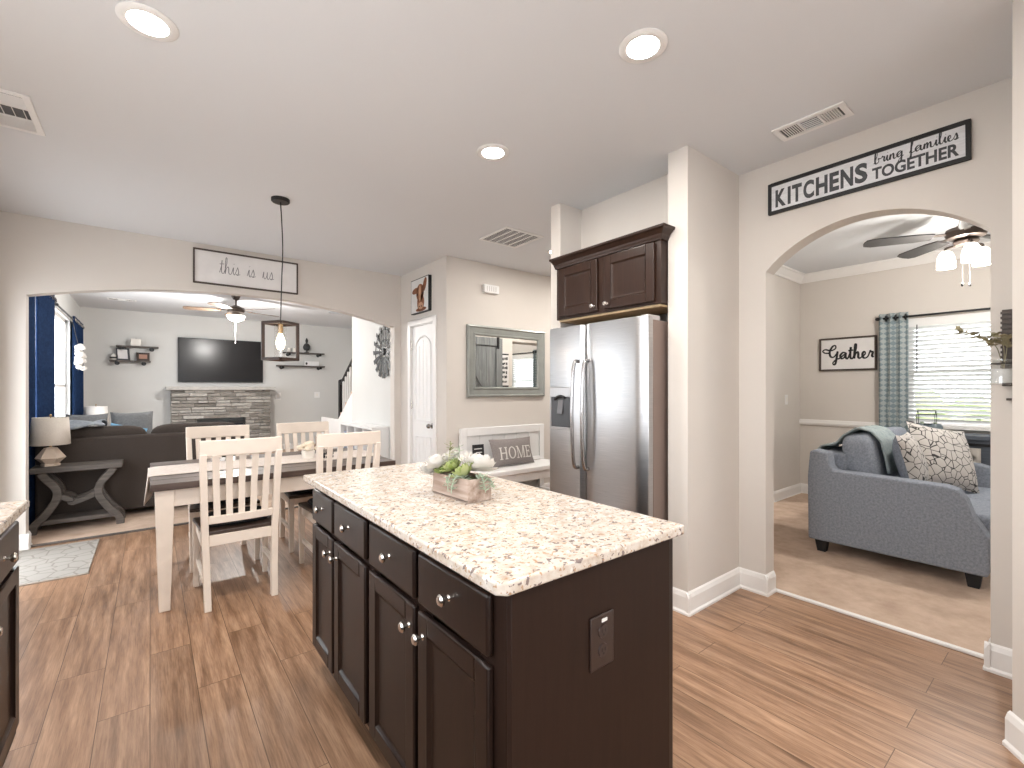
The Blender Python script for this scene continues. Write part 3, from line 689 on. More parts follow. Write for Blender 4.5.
# flower box
fb = thing('flower_planter', 'whitewashed wooden box of white flowers and succulents on the island', 'planter', (.92,1.475,.914), math.radians(3))
b = MB(); lx, ly, hz, wt = .052, .115, .082, .009
b.box(-lx,lx,-ly,ly,0,.008).box(-lx,-lx+wt,-ly,ly,.008,hz).box(lx-wt,lx,-ly,ly,.008,hz).box(-lx+wt,lx-wt,-ly,-ly+wt,.008,hz).box(-lx+wt,lx-wt,ly-wt,ly,.008,hz)
b.build('wooden_box', BOXW, fb, bevel=.002)
MB().box(-lx+wt,lx-wt,-ly+wt,ly-wt,.008,.07).build('moss', mat('dark_moss', (.10,.11,.05), .9, var=.4, vscale=60), fb)
def leafq(mb, base, d, up, L, wd, curl=.3):                          # a pointed fleshy leaf
    d = Vector(d).normalized(); up = Vector(up); s_ = d.cross(up).normalized(); up = s_.cross(d).normalized(); base = Vector(base)
    prof = [(0,.25),(.3,.8),(.6,1),(.85,.6),(1,.05)]
    vs = []; n = len(prof)
    for tt, ww in prof:
        c_ = base + d*(L*tt) + up*(curl*L*tt*tt)
        vs += [c_-s_*(wd*ww/2), c_+up*(wd*.16*ww), c_+s_*(wd*ww/2), c_-up*(wd*.12*ww)]
    fs = [(i*4+k, i*4+(k+1)%4, (i+1)*4+(k+1)%4, (i+1)*4+k) for i in range(n-1) for k in range(4)]+[(3,2,1,0),tuple(range((n-1)*4,n*4))]
    mb.add(vs, fs)
def rosette(name, c, R, m, parent, rings=4, tilt=(0,0), pw=.55, seed=0):
    random.seed(seed); mb = MB(); T = Euler((tilt[0], tilt[1], 0)).to_matrix(); c = Vector(c)
    for k in range(rings):
        n = 5+2*(rings-k); el = math.radians(15+62*k/max(1,rings-1)); L = R*(1-.55*k/rings)
        for i in range(n):
            a = 2*PI*(i+.5*(k%2))/n+random.uniform(-.1,.1)
            d = T @ Vector((math.cos(a)*math.cos(el), math.sin(a)*math.cos(el), math.sin(el)))
            leafq(mb, c, d, T @ Vector((0,0,1)), L, L*pw, .25)
    return mb.build(name, m, parent, smooth=True)
rosette('succulent', (-.015,-.050,.085), .062, LEAF, fb, 5, (-.45,-.35), .40, 1)
rosette('succulent', (-.012,.030,.095), .056, LEAF, fb, 5, (-.2,-.45), .38, 2)
rosette('succulent', (-.025,.080,.085), .042, LEAF, fb, 4, (.1,-.5), .38, 3)
def bloom(c, R, seed):
    random.seed(seed); mb = MB(); c = Vector(c); tx, ty = random.uniform(-.4,.4), random.uniform(-.4,.4)
    T = Euler((tx, ty, 0)).to_matrix()
    for k in range(6):
        n = 9-k; el = math.radians(-8+17*k); L = R*(1.0-.09*k)
        for i in range(n):
            a = 2*PI*(i+.5*(k%2))/n+random.uniform(-.2,.2); e_ = el+random.uniform(-.12,.12)
            leafq(mb, c-T@Vector((0,0,R*.25)), T @ Vector((math.cos(a)*math.cos(e_), math.sin(a)*math.cos(e_), math.sin(e_))), T @ Vector((0,0,1)), L, L*.78, .35+.1*k)
    return mb.build('white_flower', PETAL, fb, smooth=True)
bloom((.040,-.075,.125), .062, 1); bloom((.045,-.01,.125), .058, 2); bloom((-.035,.115,.115), .058, 3); bloom((.02,.10,.130), .05, 4); bloom((-.05,.155,.085), .045, 5)
def sprig(base, pts, n, L, m, seed, wd=.35):
    random.seed(seed); mb = MB(); P = spline(pts, 6); mb.tube(P, .0018, 5)
    for i in range(n):
        q = Vector(P[int(2+(len(P)-4)*i/n)]); a = random.uniform(0,2*PI)
        leafq(mb, q, (math.cos(a), math.sin(a), random.uniform(-.2,.6)), (0,0,1), L*random.uniform(.7,1.1), L*wd, .1)
    return mb
for k, (pts, n, L, m) in enumerate((
    ([(-.02,-.07,.07),(-.06,-.06,.09),(-.075,-.05,.06),(-.078,-.05,.03)], 26, .026, LEAFG),
    ([(-.02,0,.07),(-.055,-.01,.085),(-.07,-.015,.06),(-.072,-.02,.035)], 22, .024, LEAFG),
    ([(0,-.09,.07),(.0,-.125,.09),(.005,-.135,.06),(.008,-.138,.035)], 26, .026, LEAFG),
    ([(.02,-.09,.07),(.035,-.125,.08),(.045,-.135,.055),(.05,-.135,.04)], 22, .024, LEAFG),
    ([(-.02,.06,.07),(-.01,.07,.13),(0,.075,.17),(.004,.08,.20)], 20, .028, mat('olive_sprig', (.38,.38,.20), .7, var=.3)),
    ([(0,.03,.07),(.01,.04,.13),(.02,.04,.165),(.02,.045,.185)], 18, .026, LEAFG))):
    sprig(None, pts, n, L, m, 20+k).build('leaf_sprig', m, fb, smooth=True)

# ------------------------------------------------------------------ left base cabinet run
lc = thing('base_cabinet', 'dark base cabinet with brass-lit knobs cut by the left edge of the picture', 'cabinet', (-.66,1.2,0))
lx0 = -.385
MB().box(-.945, lx0, -.6, 2.385, .105, .884).build('carcass', ESPX, lc, world=True, bevel=.002)
MB().box(-.945, lx0-.07, -.6, 2.37, 0, .105).build('toe_kick', BLK, lc, world=True)
for i, (a, c_) in enumerate(((.35,.80),(.83,1.28),(1.45,1.90),(1.93,2.375))):
    dr = panel_door(lc, 'drawer_front', lx0, a, c_, .705, .85, ESP, sg=1, flat=True); knob(dr, (lx0+.019,(a+c_)/2,.775), ('x',1))
    dd = panel_door(lc, 'cabinet_door', lx0, a, c_, .125, .688, ESP, sg=1); knob(dd, (lx0+.019, a+.03 if i%2 else c_-.03, .615), ('x',1))
tag(MB().box(-.945, -.345, -.6, 2.41, .884, .914).build('granite_countertop', GRANITE, bevel=.006), 'granite countertop on the base cabinet at the left edge of the picture', 'countertop')

# ------------------------------------------------------------------ refrigerator
fr = thing('refrigerator', 'stainless side-by-side refrigerator standing in the wall nook', 'refrigerator', (2.65,2.06,0))
MB().box(2.365, 3.02, 1.635, 2.488, .02, 1.735).build('cabinet_body', TAUPE, fr, world=True, bevel=.006)
MB().box(2.345, 2.40, 1.66, 2.47, 0, .07).build('base_grille', BLK, fr, world=True)
def fdoor(y0, y1, name):
    n = 12; poly = []
    for i in range(n+1):
        tt = i/n; y = y0+(y1-y0)*tt; e_ = min(tt, 1-tt)
        x = 2.298 + (.022*(1-min(1, e_/.10))**2) - .004*math.sin(PI*tt)
        poly.append((x, y))
    poly += [(2.362, y1), (2.362, y0)]
    return MB().prism(poly, 'z', .08, 1.755).build(name, STEEL, fr, world=True, bevel=.004, smooth=False)
d_r = fdoor(1.632, 2.130, 'refrigerator_door'); d_l = fdoor(2.137, 2.490, 'freezer_door')
for m_ in (d_r, d_l):
    for p in m_.data.polygons: p.use_smooth = True
    m_.data.set_sharp_from_angle(angle=math.radians(30))
for dparent, y in ((d_r, 2.088), (d_l, 2.180)):
    P = [(2.296,y,1.505),(2.262,y,1.50),(2.243,y,1.42),(2.232,y,1.2),(2.232,y,1.1),(2.243,y,.87),(2.262,y,.79),(2.296,y,.785)]
    MB().tube(spline(P,5), .0125, 10).build('door_handle', mat('handle_steel', (.42,.41,.41), .25, 1), dparent, world=True, smooth=True)
# dispenser on the freezer door
dz0, dz1, dy0, dy1 = 1.03, 1.33, 2.235, 2.455
q = MB(); xo = 2.286
q.box(xo,2.298,dy0,dy0+.014,dz0,dz1).box(xo,2.298,dy1-.014,dy1,dz0,dz1).box(xo,2.298,dy0+.014,dy1-.014,dz1-.07,dz1).box(xo-.006,2.298,dy0+.014,dy1-.014,dz0,dz0+.018)
dp = q.build('dispenser', mat('dispenser_steel', (.46,.45,.45), .35, .9), d_l, world=True, bevel=.003)
MB().box(2.2895,2.2935,dy0+.014,dy1-.014,dz0+.018,dz1-.07).build('dispenser_recess', mat('recess_dark', (.05,.052,.058), .35), dp, world=True)
MB().rbox((2.284,2.345,1.19),(.006,.05,.10),(0,.15,0)).build('dispenser_paddle', mat('paddle_grey', (.13,.13,.14), .3), dp, world=True, bevel=.002)
MB().tube(spline([(2.284,2.30,1.255),(2.278,2.33,1.265),(2.276,2.36,1.262),(2.284,2.40,1.245)],4), .010, 8).build('dispenser_spout', BLK, dp, world=True, smooth=True)
MB().box(2.33,2.45,1.645,1.70,1.7352,1.765).build('hinge_cover', mat('hinge_cover_paint', (.5,.48,.46), .5), fr, world=True, bevel=.004)
MB().box(2.33,2.45,2.42,2.475,1.7352,1.765).build('hinge_cover', mat('hinge_cover_paint', (.5,.48,.46), .5), fr, world=True, bevel=.004)

# cabinet above it
uc = thing('wall_cabinet', 'dark wood two-door wall cabinet mounted above the refrigerator', 'cabinet', (2.55,2.06,1.83))
MB().box(2.405, 2.698, 1.607, 2.505, 1.832, 2.262).build('carcass', ESPU, uc, world=True, bevel=.002)
MB().box(2.42, 2.69, 1.62, 2.49, 1.818, 1.8318).build('bottom_panel', PINE, uc, world=True)
for (a, c_, ky) in ((1.645,2.035,2.01),(2.095,2.470,2.125)):
    dd = panel_door(uc, 'cabinet_door', 2.405, a, c_, 1.85, 2.205, ESPU, rail=.06); knob(dd, (2.386, ky, 1.885), ('x',-1))
cw = MB()
P = [(0,0),(.012,0),(.016,.012),(.020,.018),(.024,.030),(.046,.054),(.056,.058),(.058,.072),(0,.072)]
z0 = 2.213
def crown(path):
    vs = []; k = len(P)
    for (px, py, nx, ny) in path:
        for a, z in P: vs.append((px+nx*a, py+ny*a, z0+z))
    cw.add(vs, [(i*k+j, i*k+(j+1)%k, (i+1)*k+(j+1)%k, (i+1)*k+j) for i in range(len(path)-1) for j in range(k)]+[tuple(range(k)), tuple(range((len(path)-1)*k, len(path)*k))])
crown([(2.463,1.607,0,-1),(2.404,1.607,-1,-1),(2.404,2.505,-1,.4),(2.463,2.505,0,.4)])
cw.build('crown_moulding', ESPU, uc, world=True)

# ------------------------------------------------------------------ signs and pictures
def framed(name, label, cat, axis, plane, a0, a1, z0, z1, fw, fd, fm, pm, group=None):
    # axis 'x': on wall x=plane facing -x ; axis 'y': on wall y=plane facing -y
    t = thing(name, label, cat, (plane, (a0+a1)/2, z0) if axis == 'x' else ((a0+a1)/2, plane, z0), group=group)
    f = MB(); g = (lambda a, b_, c_, d, e_, h: f.box(e_, h, a, b_, c_, d)) if axis == 'x' else (lambda a, b_, c_, d, e_, h: f.box(a, b_, e_, h, c_, d))
    g(a0,a0+fw,z0,z1,plane-fd,plane); g(a1-fw,a1,z0,z1,plane-fd,plane); g(a0+fw,a1-fw,z0,z0+fw,plane-fd,plane); g(a0+fw,a1-fw,z1-fw,z1,plane-fd,plane)
    f.build('frame', fm, t, world=True, bevel=.0015)
    f = MB(); g = (lambda a, b_, c_, d, e_, h: f.box(e_, h, a, b_, c_, d)) if axis == 'x' else (lambda a, b_, c_, d, e_, h: f.box(a, b_, e_, h, c_, d))
    g(a0+fw,a1-fw,z0+fw,z1-fw,plane-fd*.5,plane-.001)
    f.build('panel', pm, t, world=True)
    return t, plane-fd*.5
SHIP = mat('whitewash_board', (.70,.70,.72), .7, var=.10, vscale=5, stretch=(1,3,20))
ks, xs_ = framed('kitchen_sign', 'long black-framed sign reading KITCHENS bring families TOGETHER above the archway', 'sign', 'x', 3.089, .363, 1.277, 2.415, 2.606, .018, .022, BLK, SHIP)
R_, U_ = (0,-1,0), (0,0,1)
l = MB()
for i, ch in enumerate('KITCHENS'):
    w_ = [.060,.017,.054,.057,.060,.047,.060,.058][i]; y_ = 1.236-[0,.070,.094,.156,.222,.291,.345,.412][i]
    put_text(l, ch, (xs_, y_, 2.452), R_, U_, w_, .108, .042, .001)
put_text(l, 'TOGETHER', (xs_, .746, 2.449), R_, U_, .342, .064, .034, .001)
l.build('lettering', INKG, ks, world=True)
l = MB(); script(l, 'bring', (xs_, .738, 2.531), R_, U_, .125, .0042, .0005, vary=.7, yscale=.95); script(l, 'families', (xs_, .590, 2.531), R_, U_, .185, .0042, .0005, vary=.7, yscale=.95)
l.build('script_lettering', INK, ks, world=True)

tu, ys_ = framed('word_sign', 'framed white sign in thin script reading this is us above the living room arch', 'sign', 'y', 5.419, .327, 1.273, 2.352, 2.690, .014, .025, FRAMEB, PAPER)
l = MB(); script(l, 'this is us', (.545, ys_, 2.475), (1,0,0), U_, .49, .0055, .0005, gap=1.0, yscale=1.15, vary=.2)
l.build('script_lettering', INKL, tu, world=True)

gs, xs_ = framed('word_sign', 'white framed sign in bold black script reading Gather on the front room wall', 'sign', 'x', 6.449, 1.515, 2.08, 1.535, 1.925, .018, .03, FRAMEB, PAPER)
l = MB(); script(l, 'Gather', (xs_, 2.045, 1.672), R_, U_, .50, .017, .0005, yscale=.95, vary=.35)
l.build('script_lettering', BLK, gs, world=True)

cp = thing('cow_picture', 'small canvas picture of a brown cow head above the white closet door', 'picture', (2.487,4.83,2.2))
MB().box(2.448,2.4865,4.613,5.050,2.20,2.60).build('frame', BLK, cp, world=True)
MB().box(2.4465,2.448,4.622,5.041,2.209,2.591).build('canvas', mat('canvas_print', (.70,.69,.68), .7, var=.06, vscale=6), cp, world=True)
xq = 2.4464
def flat_ell(mb, cy, cz, ry, rz, rot=0, d=.001, n=20):
    P = [(cy+ry*math.cos(a)*math.cos(rot)-rz*math.sin(a)*math.sin(rot), cz+ry*math.cos(a)*math.sin(rot)+rz*math.sin(a)*math.cos(rot)) for a in [2*PI*i/n for i in range(n)]]
    mb.prism(P, 'x', xq-d, xq)
COW = mat('cow_brown', (.26,.10,.05), .8, var=.25, vscale=14); COWL = mat('cow_tan', (.50,.28,.17), .8, var=.2, vscale=14)
l = MB(); flat_ell(l, 4.80, 2.315, .088, .10); flat_ell(l, 4.815, 2.43, .095, .10); flat_ell(l, 4.705, 2.505, .040, .085, .45); flat_ell(l, 4.93, 2.465, .085, .034, -.12); flat_ell(l, 4.79, 2.235, .13, .024)
l.build('cow_head', COW, cp, world=True)
l = MB(); flat_ell(l, 4.775, 2.27, .011, .009, 0, .0022); flat_ell(l, 4.828, 2.27, .011, .009, 0, .0022); flat_ell(l, 4.745, 2.415, .012, .014, 0, .0022); flat_ell(l, 4.885, 2.415, .012, .014, 0, .0022)
l.build('eyes_and_nostrils', BLK, cp, world=True)
l = MB(); flat_ell(l, 4.82, 2.42, .030, .095, 0, .0016); flat_ell(l, 4.80, 2.275, .060, .042, 0, .0016)
l.build('cow_blaze', COWL, cp, world=True)

# mirror
mr = thing('wall_mirror', 'wide grey-framed mirror hanging above the white bench', 'mirror', (3.305,4.283,1.23))
x0, x1, z0, z1, k = 2.735, 3.88, 1.225, 2.03, .115
b = MB()
pr = [(0,0),(0,-.028),(.018,-.034),(.030,-.022),(.085,-.018),(.092,-.026),(.105,-.026),(k,-.012),(k,0)]
cor = [(x0,z0,1,1),(x1,z0,-1,1),(x1,z1,-1,-1),(x0,z1,1,-1)]
vs = []
for (cx_, cz2, sx, sz) in cor:
    for a, d in pr: vs.append((cx_+sx*a, 4.2825+d, cz2+sz*a))
kk = len(pr); b.add(vs, [(i*kk+j, i*kk+(j+1)%kk, ((i+1)%4)*kk+(j+1)%kk, ((i+1)%4)*kk+j) for i in range(4) for j in range(kk)])
b.build('frame', GREYF, mr, world=True)
MB().box(x0+k-.005, x1-k+.005, 4.274, 4.280, z0+k-.005, z1-k+.005).build('glass', MIRROR, mr, world=True)
ch = thing('door_chime', 'small white chime box high on the wall above the mirror', 'chime', (3.05,4.283,2.405))
MB().box(2.945,3.155,4.235,4.2825,2.405,2.50).build('cover', WHITE, ch, world=True, bevel=.008)
q = MB()
for i in range(5): q.box(2.98+i*.03, 2.992+i*.03, 4.2338, 4.2348, 2.425, 2.48)
q.build('grille_slots', mat('chime_slots', (.6,.58,.56), .6), ch, world=True)

# bench with pillow
bn = thing('hall_bench', 'white panelled hall bench against the wall below the mirror', 'bench', (3.23,4.05,0))
b = MB()
b.box(2.63,2.70,4.215,4.262,0,.885).box(3.76,3.83,4.215,4.262,0,.885).box(2.70,3.76,4.215,4.262,.80,.885).box(2.70,3.76,4.215,4.262,.46,.50)
b.build('back_frame', WHITE, bn, world=True, bevel=.004)
b = MB()
for i in range(6): b.box(2.70+i*.1767+.002, 2.70+(i+1)*.1767-.002, 4.228, 4.250, .50, .80)
b.build('back_boards', mat('board_offwhite', (.72,.71,.70), .5), bn, world=True, bevel=.003)
MB().box(2.63,3.83,3.82,4.215,.405,.455).build('seat', WHITE, bn, world=True, bevel=.006)
for x in (2.66, 3.80):
    for y in (3.85,): MB().box(x-.03,x+.03,y-.03+.01,y+.03+.01,0,.405).build('leg', WHITE, bn, world=True, bevel=.003)
MB().box(2.69,3.77,3.845,3.865,.31,.405).build('apron', WHITE, bn, world=True, bevel=.003)
MB().box(2.66,3.80,3.86,4.21,.10,.125).build('shelf', WHITE, bn, world=True, bevel=.003)
hp = thing('throw_pillow', 'grey canvas pillow lettered HOME leaning on the white bench', 'pillow', (3.22,4.06,.46))
rx = math.radians(-16)
MB().pillow((0,.02,.15), .60, .31, .13, (rx,0,0)).build('cover', PILG, hp, smooth=True)
l = MB(); 
def serif_letter(mb, ch, x, w, h, s=.016):
    st = lambda a, b_, c_, d: mb.append([(x+a,b_),(x+c_,b_),(x+c_,d),(x+a,d)])
    if ch == 'H':
        for a in (.012, w-.012-s): st(a,0,a+s,h); st(a-.010,0,a+s+.010,.010); st(a-.010,h-.010,a+s+.010,h)
        st(.012,h*.48,w-.012,h*.56)
    if ch == 'E':
        st(.012,0,.012+s,h); st(0,0,w,.012); st(0,h-.012,w,h); st(.012,h*.47,w*.75,h*.55); st(w-.009,0,w,.035); st(w-.009,h-.035,w,h); st(w*.75-.008,h*.38,w*.75,h*.64)
    if ch == 'M':
        for a in (.010,w-.010-s): st(a-.008,0,a+s+.008,.010)
        st(.014,0,.022,h); st(w-.010-s,0,w-.010,h); st(0,h-.010,.03,h); st(w-.03,h-.010,w,h)
        mb.append([(x+.012,h),(x+.030,h),(x+w/2+.006,0),(x+w/2-.006,0)]); mb.append([(x+w-.022,h),(x+w-.014,h),(x+w/2+.006,0),(x+w/2-.004,0)])
def pil_y(x, z):                                                     # front face of the pillow in local space
    u, v = x/.30, z/.155; th = max(0,(1-abs(u)**2.2)*(1-abs(v)**2.2))**.5
    p = Euler((rx,0,0)).to_matrix() @ Vector((x, -.065*th-.0015, z)); return p+Vector((0,.02,.15))
quads = []; hh = .135; xx = -.215
for chh, w_ in (('H',.105),('O',.105),('M',.125),('E',.082)):
    if chh == 'O':
        n = 20
        for i in range(n):
            a0, a1 = 2*PI*i/n, 2*PI*(i+1)/n; o_ = lambda a, r1, r2: (xx+w_/2+r1*math.cos(a), hh/2+r2*math.sin(a))
            quads.append([o_(a0,.050,hh/2),o_(a1,.050,hh/2),o_(a1,.034,hh/2-.010),o_(a0,.034,hh/2-.010)])
    else: serif_letter(quads, chh, xx, w_, hh)
    xx += w_+.008
for qd in quads:
    n = 3; P = []
    for (i) in range(n+1):
        for j in range(n+1):
            a, c_ = i/n, j/n
            px = (qd[0][0]*(1-a)+qd[1][0]*a)*(1-c_)+(qd[3][0]*(1-a)+qd[2][0]*a)*c_; pz = (qd[0][1]*(1-a)+qd[1][1]*a)*(1-c_)+(qd[3][1]*(1-a)+qd[2][1]*a)*c_
            P.append(pil_y(px, pz-.085))
    l.add(P, [(i*(n+1)+j, i*(n+1)+j+1, (i+1)*(n+1)+j+1, (i+1)*(n+1)+j) for i in range(n) for j in range(n)])
l.build('lettering', PETAL, hp)
bs = thing('tabletop_sign', 'small black sign with white scrawl leaning on the bench beside the pillow', 'sign', (2.83,4.18,.457))
MB().rbox((0,0,.125),(.14,.02,.25),(-.10,0,0)).build('board', BLK, bs, bevel=.002)
q = MB()
for i, z in enumerate((.205,.165,.125)): q.rbox((-.01+.01*i,-.0125-(z-.125)*-.1,z),(.10-.02*i,.002,.010),(-.10,0,0))
q.build('chalk_lines', PAPER, bs)

# wall vase with eucalyptus on the archway wall
wv = thing('wall_vase', 'glass jar with dried eucalyptus on a ribbed wooden strip by the archway', 'vase', (3.07,.245,1.27))
b = MB().box(3.072,3.089,.218,.262,1.33,1.68)
for i in range(15): b.box(3.064,3.072,.214,.266,1.345+i*.0225,1.356+i*.0225)
b.build('backing_strip', FRAMEB, wv, world=True)
jl = (3.005,.255,1.335)
MB().lathe([(0,0),(.036,0),(.041,.006),(.041,.080),(.033,.096),(.033,.115),(.030,.115),(.030,.096),(.038,.080),(.038,.010),(0,.006)], jl, 20).build('jar', JARG, wv, world=True, smooth=True)
MB().lathe([(0,.010),(.037,.010),(.037,.072),(0,.072)], jl, 18).build('jar_filling', mat('white_sand', (.80,.79,.78), .8, var=.1, vscale=40), wv, world=True, smooth=True)
MB().tube([(3.072,.25,1.425),(3.0,.29,1.432),(2.968,.255,1.432),(3.0,.218,1.432),(3.072,.25,1.425)], .003, 6).build('wire_ring', BLACK, wv, world=True)
MB().box(3.066,3.089,.232,.248,1.265,1.275).build('wall_hook', FRAMEB, wv, world=True)
for k, (pts, n) in enumerate((([(3.0,.255,1.40),(3.0,.27,1.50),(2.99,.31,1.54),(2.985,.36,1.575),(2.98,.40,1.60)], 18), ([(3.0,.25,1.40),(3.0,.25,1.50),(2.99,.265,1.54),(2.98,.28,1.565)], 16),
    ([(3.0,.25,1.40),(2.995,.24,1.50),(2.98,.235,1.53),(2.965,.235,1.555)], 14), ([(3.01,.25,1.40),(2.99,.27,1.5),(2.965,.29,1.53),(2.955,.30,1.545)], 12))):
    random.seed(60+k); sp = MB(); P = spline(pts, 6); sp.tube(P, .0015, 5)
    for i in range(n):
        qv = Vector(P[min(len(P)-1, 8+int((len(P)-9)*i/n))]); a = random.uniform(0,2*PI)
        leafq(sp, qv, (math.cos(a), math.sin(a), random.uniform(-1,1.3)), (.3,.5,.8), .027, .020, .1)
    sp.build('eucalyptus_stem', EUC, wv, world=True, smooth=True)

# ------------------------------------------------------------------ dining set
dt = thing('dining_table', 'farmhouse dining table with dark top and cream legs under the pendant', 'table', (.75,3.88,0))
b = MB()
for i in range(6): b.box(0, 1.50, 3.36+i*.1722+.0008, 3.36+(i+1)*.1722-.0008, .722, .762)
b.build('tabletop', TTOP, dt, world=True, bevel=.004)
b = MB().box(.07,1.43,3.40,3.425,.615,.722).box(.07,1.43,4.33,4.355,.615,.722).box(.035,.06,3.44,4.31,.615,.722).box(1.44,1.465,3.44,4.31,.615,.722)
b.build('apron', CREAM, dt, world=True, bevel=.003)
for x in (.068,1.432):
    for y in (3.428,4.325): MB().frustum((x,y,0),(.055,.055),(x,y,.60),(.088,.088)).box(x-.044,x+.044,y-.044,y+.044,.60,.722).build('leg', CREAM, dt, world=True, bevel=.003)
def runner(u, v):
    y = 3.68+.42*v; s_ = u*1.98
    if s_ < .22: x, z = -.010-.020*math.sin((.22-s_)*9+v*3)*(.22-s_)*5, .762-(.22-s_)*.80
    elif s_ > 1.76: x, z = 1.512, .762-(s_-1.76)
    else: x, z = -.012+(s_-.22)/1.54*1.524, .7665+.002*math.sin(v*20)
    if .22 <= s_ <= .25: z = .7655
    return (x, y, z)
tag(MB().sheet(runner, 54, 14).build('table_runner', RUNM, smooth=True, solid=.003), 'pale linen runner laid along the dining table, hanging over its left end', 'table runner')

def chair_proto(label):
    t = thing('dining_chair', label, 'chair', (0,0,0), group='cream dining chairs at the dining table')
    # local: sitter faces +y, back posts at y=0
    w = .40
    for sx in (-1,1):
        pts = [(sx*.178,-.035,0),(sx*.182,.0,.20),(sx*.188,.012,.42),(sx*.194,.0,.60),(sx*.203,-.040,.93)]
        b = MB(); P = [Vector(p) for p in pts]; vs = []
        for i, p in enumerate(P):
            hw_ = .019 if i < 4 else .018; hd = .020 if i in (0,4) else .024
            for a, c_ in ((-1,-1),(1,-1),(1,1),(-1,1)): vs.append(p+Vector((a*hw_, c_*hd, 0)))
        b.add(vs, [(i*4+k,i*4+(k+1)%4,(i+1)*4+(k+1)%4,(i+1)*4+k) for i in range(4) for k in range(4)]+[(3,2,1,0),(16,17,18,19)])
        b.build('back_post', CREAM, t, bevel=.004)
        MB().frustum((sx*.205,.425,0),(.030,.030),(sx*.205,.425,.435),(.042,.042)).build('front_leg', CREAM, t, bevel=.004)
        MB().box(sx*.198-.011,sx*.198+.011,.02,.41,.375,.43).build('side_rail', CREAM, t, bevel=.002)
        MB().box(sx*.196-.010,sx*.196+.010,.01,.415,.16,.19).build('stretcher', CREAM, t, bevel=.002)
    MB().box(-.19,.19,.414,.436,.375,.43).build('front_rail', CREAM, t, bevel=.002)
    MB().box(-.18,.18,.0,.022,.37,.432).build('rear_rail', CREAM, t, bevel=.002)
    def crest(z0, z1, yb, bow, hw_, th):
        b = MB(); n = 10; vs = []
        for i in range(n+1):
            x = -hw_+2*hw_*i/n; y = yb-bow*(1-(x/hw_)**2)
            for a, z in ((-1,z0),(1,z0),(1,z1),(-1,z1)): vs.append((x, y+a*th/2-.02*(z-z0)/.1*.3, z))
        b.add(vs, [(i*4+k,i*4+(k+1)%4,(i+1)*4+(k+1)%4,(i+1)*4+k) for i in range(n) for k in range(4)]+[(3,2,1,0),tuple(range(n*4,n*4+4))]); return b
    crest(.918,1.012,-.035,.022,.222,.026).build('top_rail', CREAM, t, bevel=.005, seg=3)
    crest(.505,.552,.004,.012,.180,.022).build('lower_rail', CREAM, t, bevel=.003)
    for i in range(5):
        f_ = -1+.5*i; x0_, x1_ = f_*.128, f_*.140
        b = MB(); vs = []
        for zz, xx_, yy in ((.548,x0_,.004-.010),(.73,(x0_+x1_)/2,-.012),(.925,x1_,-.038-.018)):
            for a, c_ in ((-1,-1),(1,-1),(1,1),(-1,1)): vs.append((xx_+a*.018, yy+c_*.007, zz))
        b.add(vs, [(i2*4+k,i2*4+(k+1)%4,(i2+1)*4+(k+1)%4,(i2+1)*4+k) for i2 in range(2) for k in range(4)]+[(3,2,1,0),(8,9,10,11)])
        b.build('back_slat', CREAM, t, bevel=.002)
    MB().prism([(-.195,.015),(.195,.015),(.225,.445),(-.225,.445)], 'z', .432, .458).build('seat', SEATW, t, bevel=.008, seg=3)
    return t
def pad_proto(label):
    t = thing('seat_pad', label, 'cushion', (0,0,0), group='black pads on the dining chairs')
    MB().ell((0,.24,.478), (.185,.175,.018), 28, 8, e=.45).build('cover', PADM, t, smooth=True)
    MB().tube([(.185*math.copysign(abs(math.cos(a))**.45,math.cos(a)), .24+.175*math.copysign(abs(math.sin(a))**.45,math.sin(a)), .478) for a in [2*PI*i/40 for i in range(41)]], .004, 6, cap=False).build('piping', PADM, t, smooth=True)
    return t
chA = chair_proto('nearest cream slat-back chair, at the left of the near table side')
spots = [(.447,3.285,0),(1.105,3.285,0),(.445,4.435,PI),(1.10,4.435,PI)]
clab = [None,'cream slat-back chair on the near table side, beside the island corner','cream slat-back chair across the table, in front of the sofa and fireplace','cream slat-back chair across the table, at the far right behind the centrepiece']
plab = ['black seat pad on the nearest dining chair','black seat pad on the chair beside the island corner','black seat pad on the far chair in front of the fireplace','black seat pad on the far right chair behind the centrepiece']
pA = pad_proto(plab[0])
for i, (x, y, r) in enumerate(spots):
    if i == 0: chA.location = pA.location = (x,y,0); pA.location.z = 0
    else: dup(chA, (x,y,0), r, clab[i]); dup(pA, (x,y,0), r, plab[i])
# centrepiece
cpz = .768
cpn = thing('flower_pot', 'white pot of cream blooms standing on the dining table runner', 'flowers', (.985,3.86,cpz))
MB().lathe([(0,0),(.042,0),(.050,.05),(.047,.062),(.043,.062),(.044,.05),(0,.045)], (0,0,0), 20).build('pot', CERW, cpn, smooth=True)
q = MB(); random.seed(9)
for i in range(26):
    a = random.uniform(0,2*PI); r = random.uniform(0,.07); q.ell((r*math.cos(a), r*math.sin(a), .085+.03*(1-(r/.07)**2)+random.uniform(-.01,.01)), (.026,.026,.018), 8, 5)
q.build('blooms', mat('cream_bloom', (.84,.74,.60), .8, var=.08, vscale=30), cpn, smooth=True)
tk = thing('bead_string', 'small dark knotted bead string on the table beside the cream blooms', 'ornament', (1.11,3.78,cpz))
q = MB()
for i in range(9): q.ell((.035*math.cos(i*.75), .025*math.sin(i*.75), .011+.012*(i%3)), (.012,.012,.012), 8, 6)
q.build('beads', BLK, tk, smooth=True)

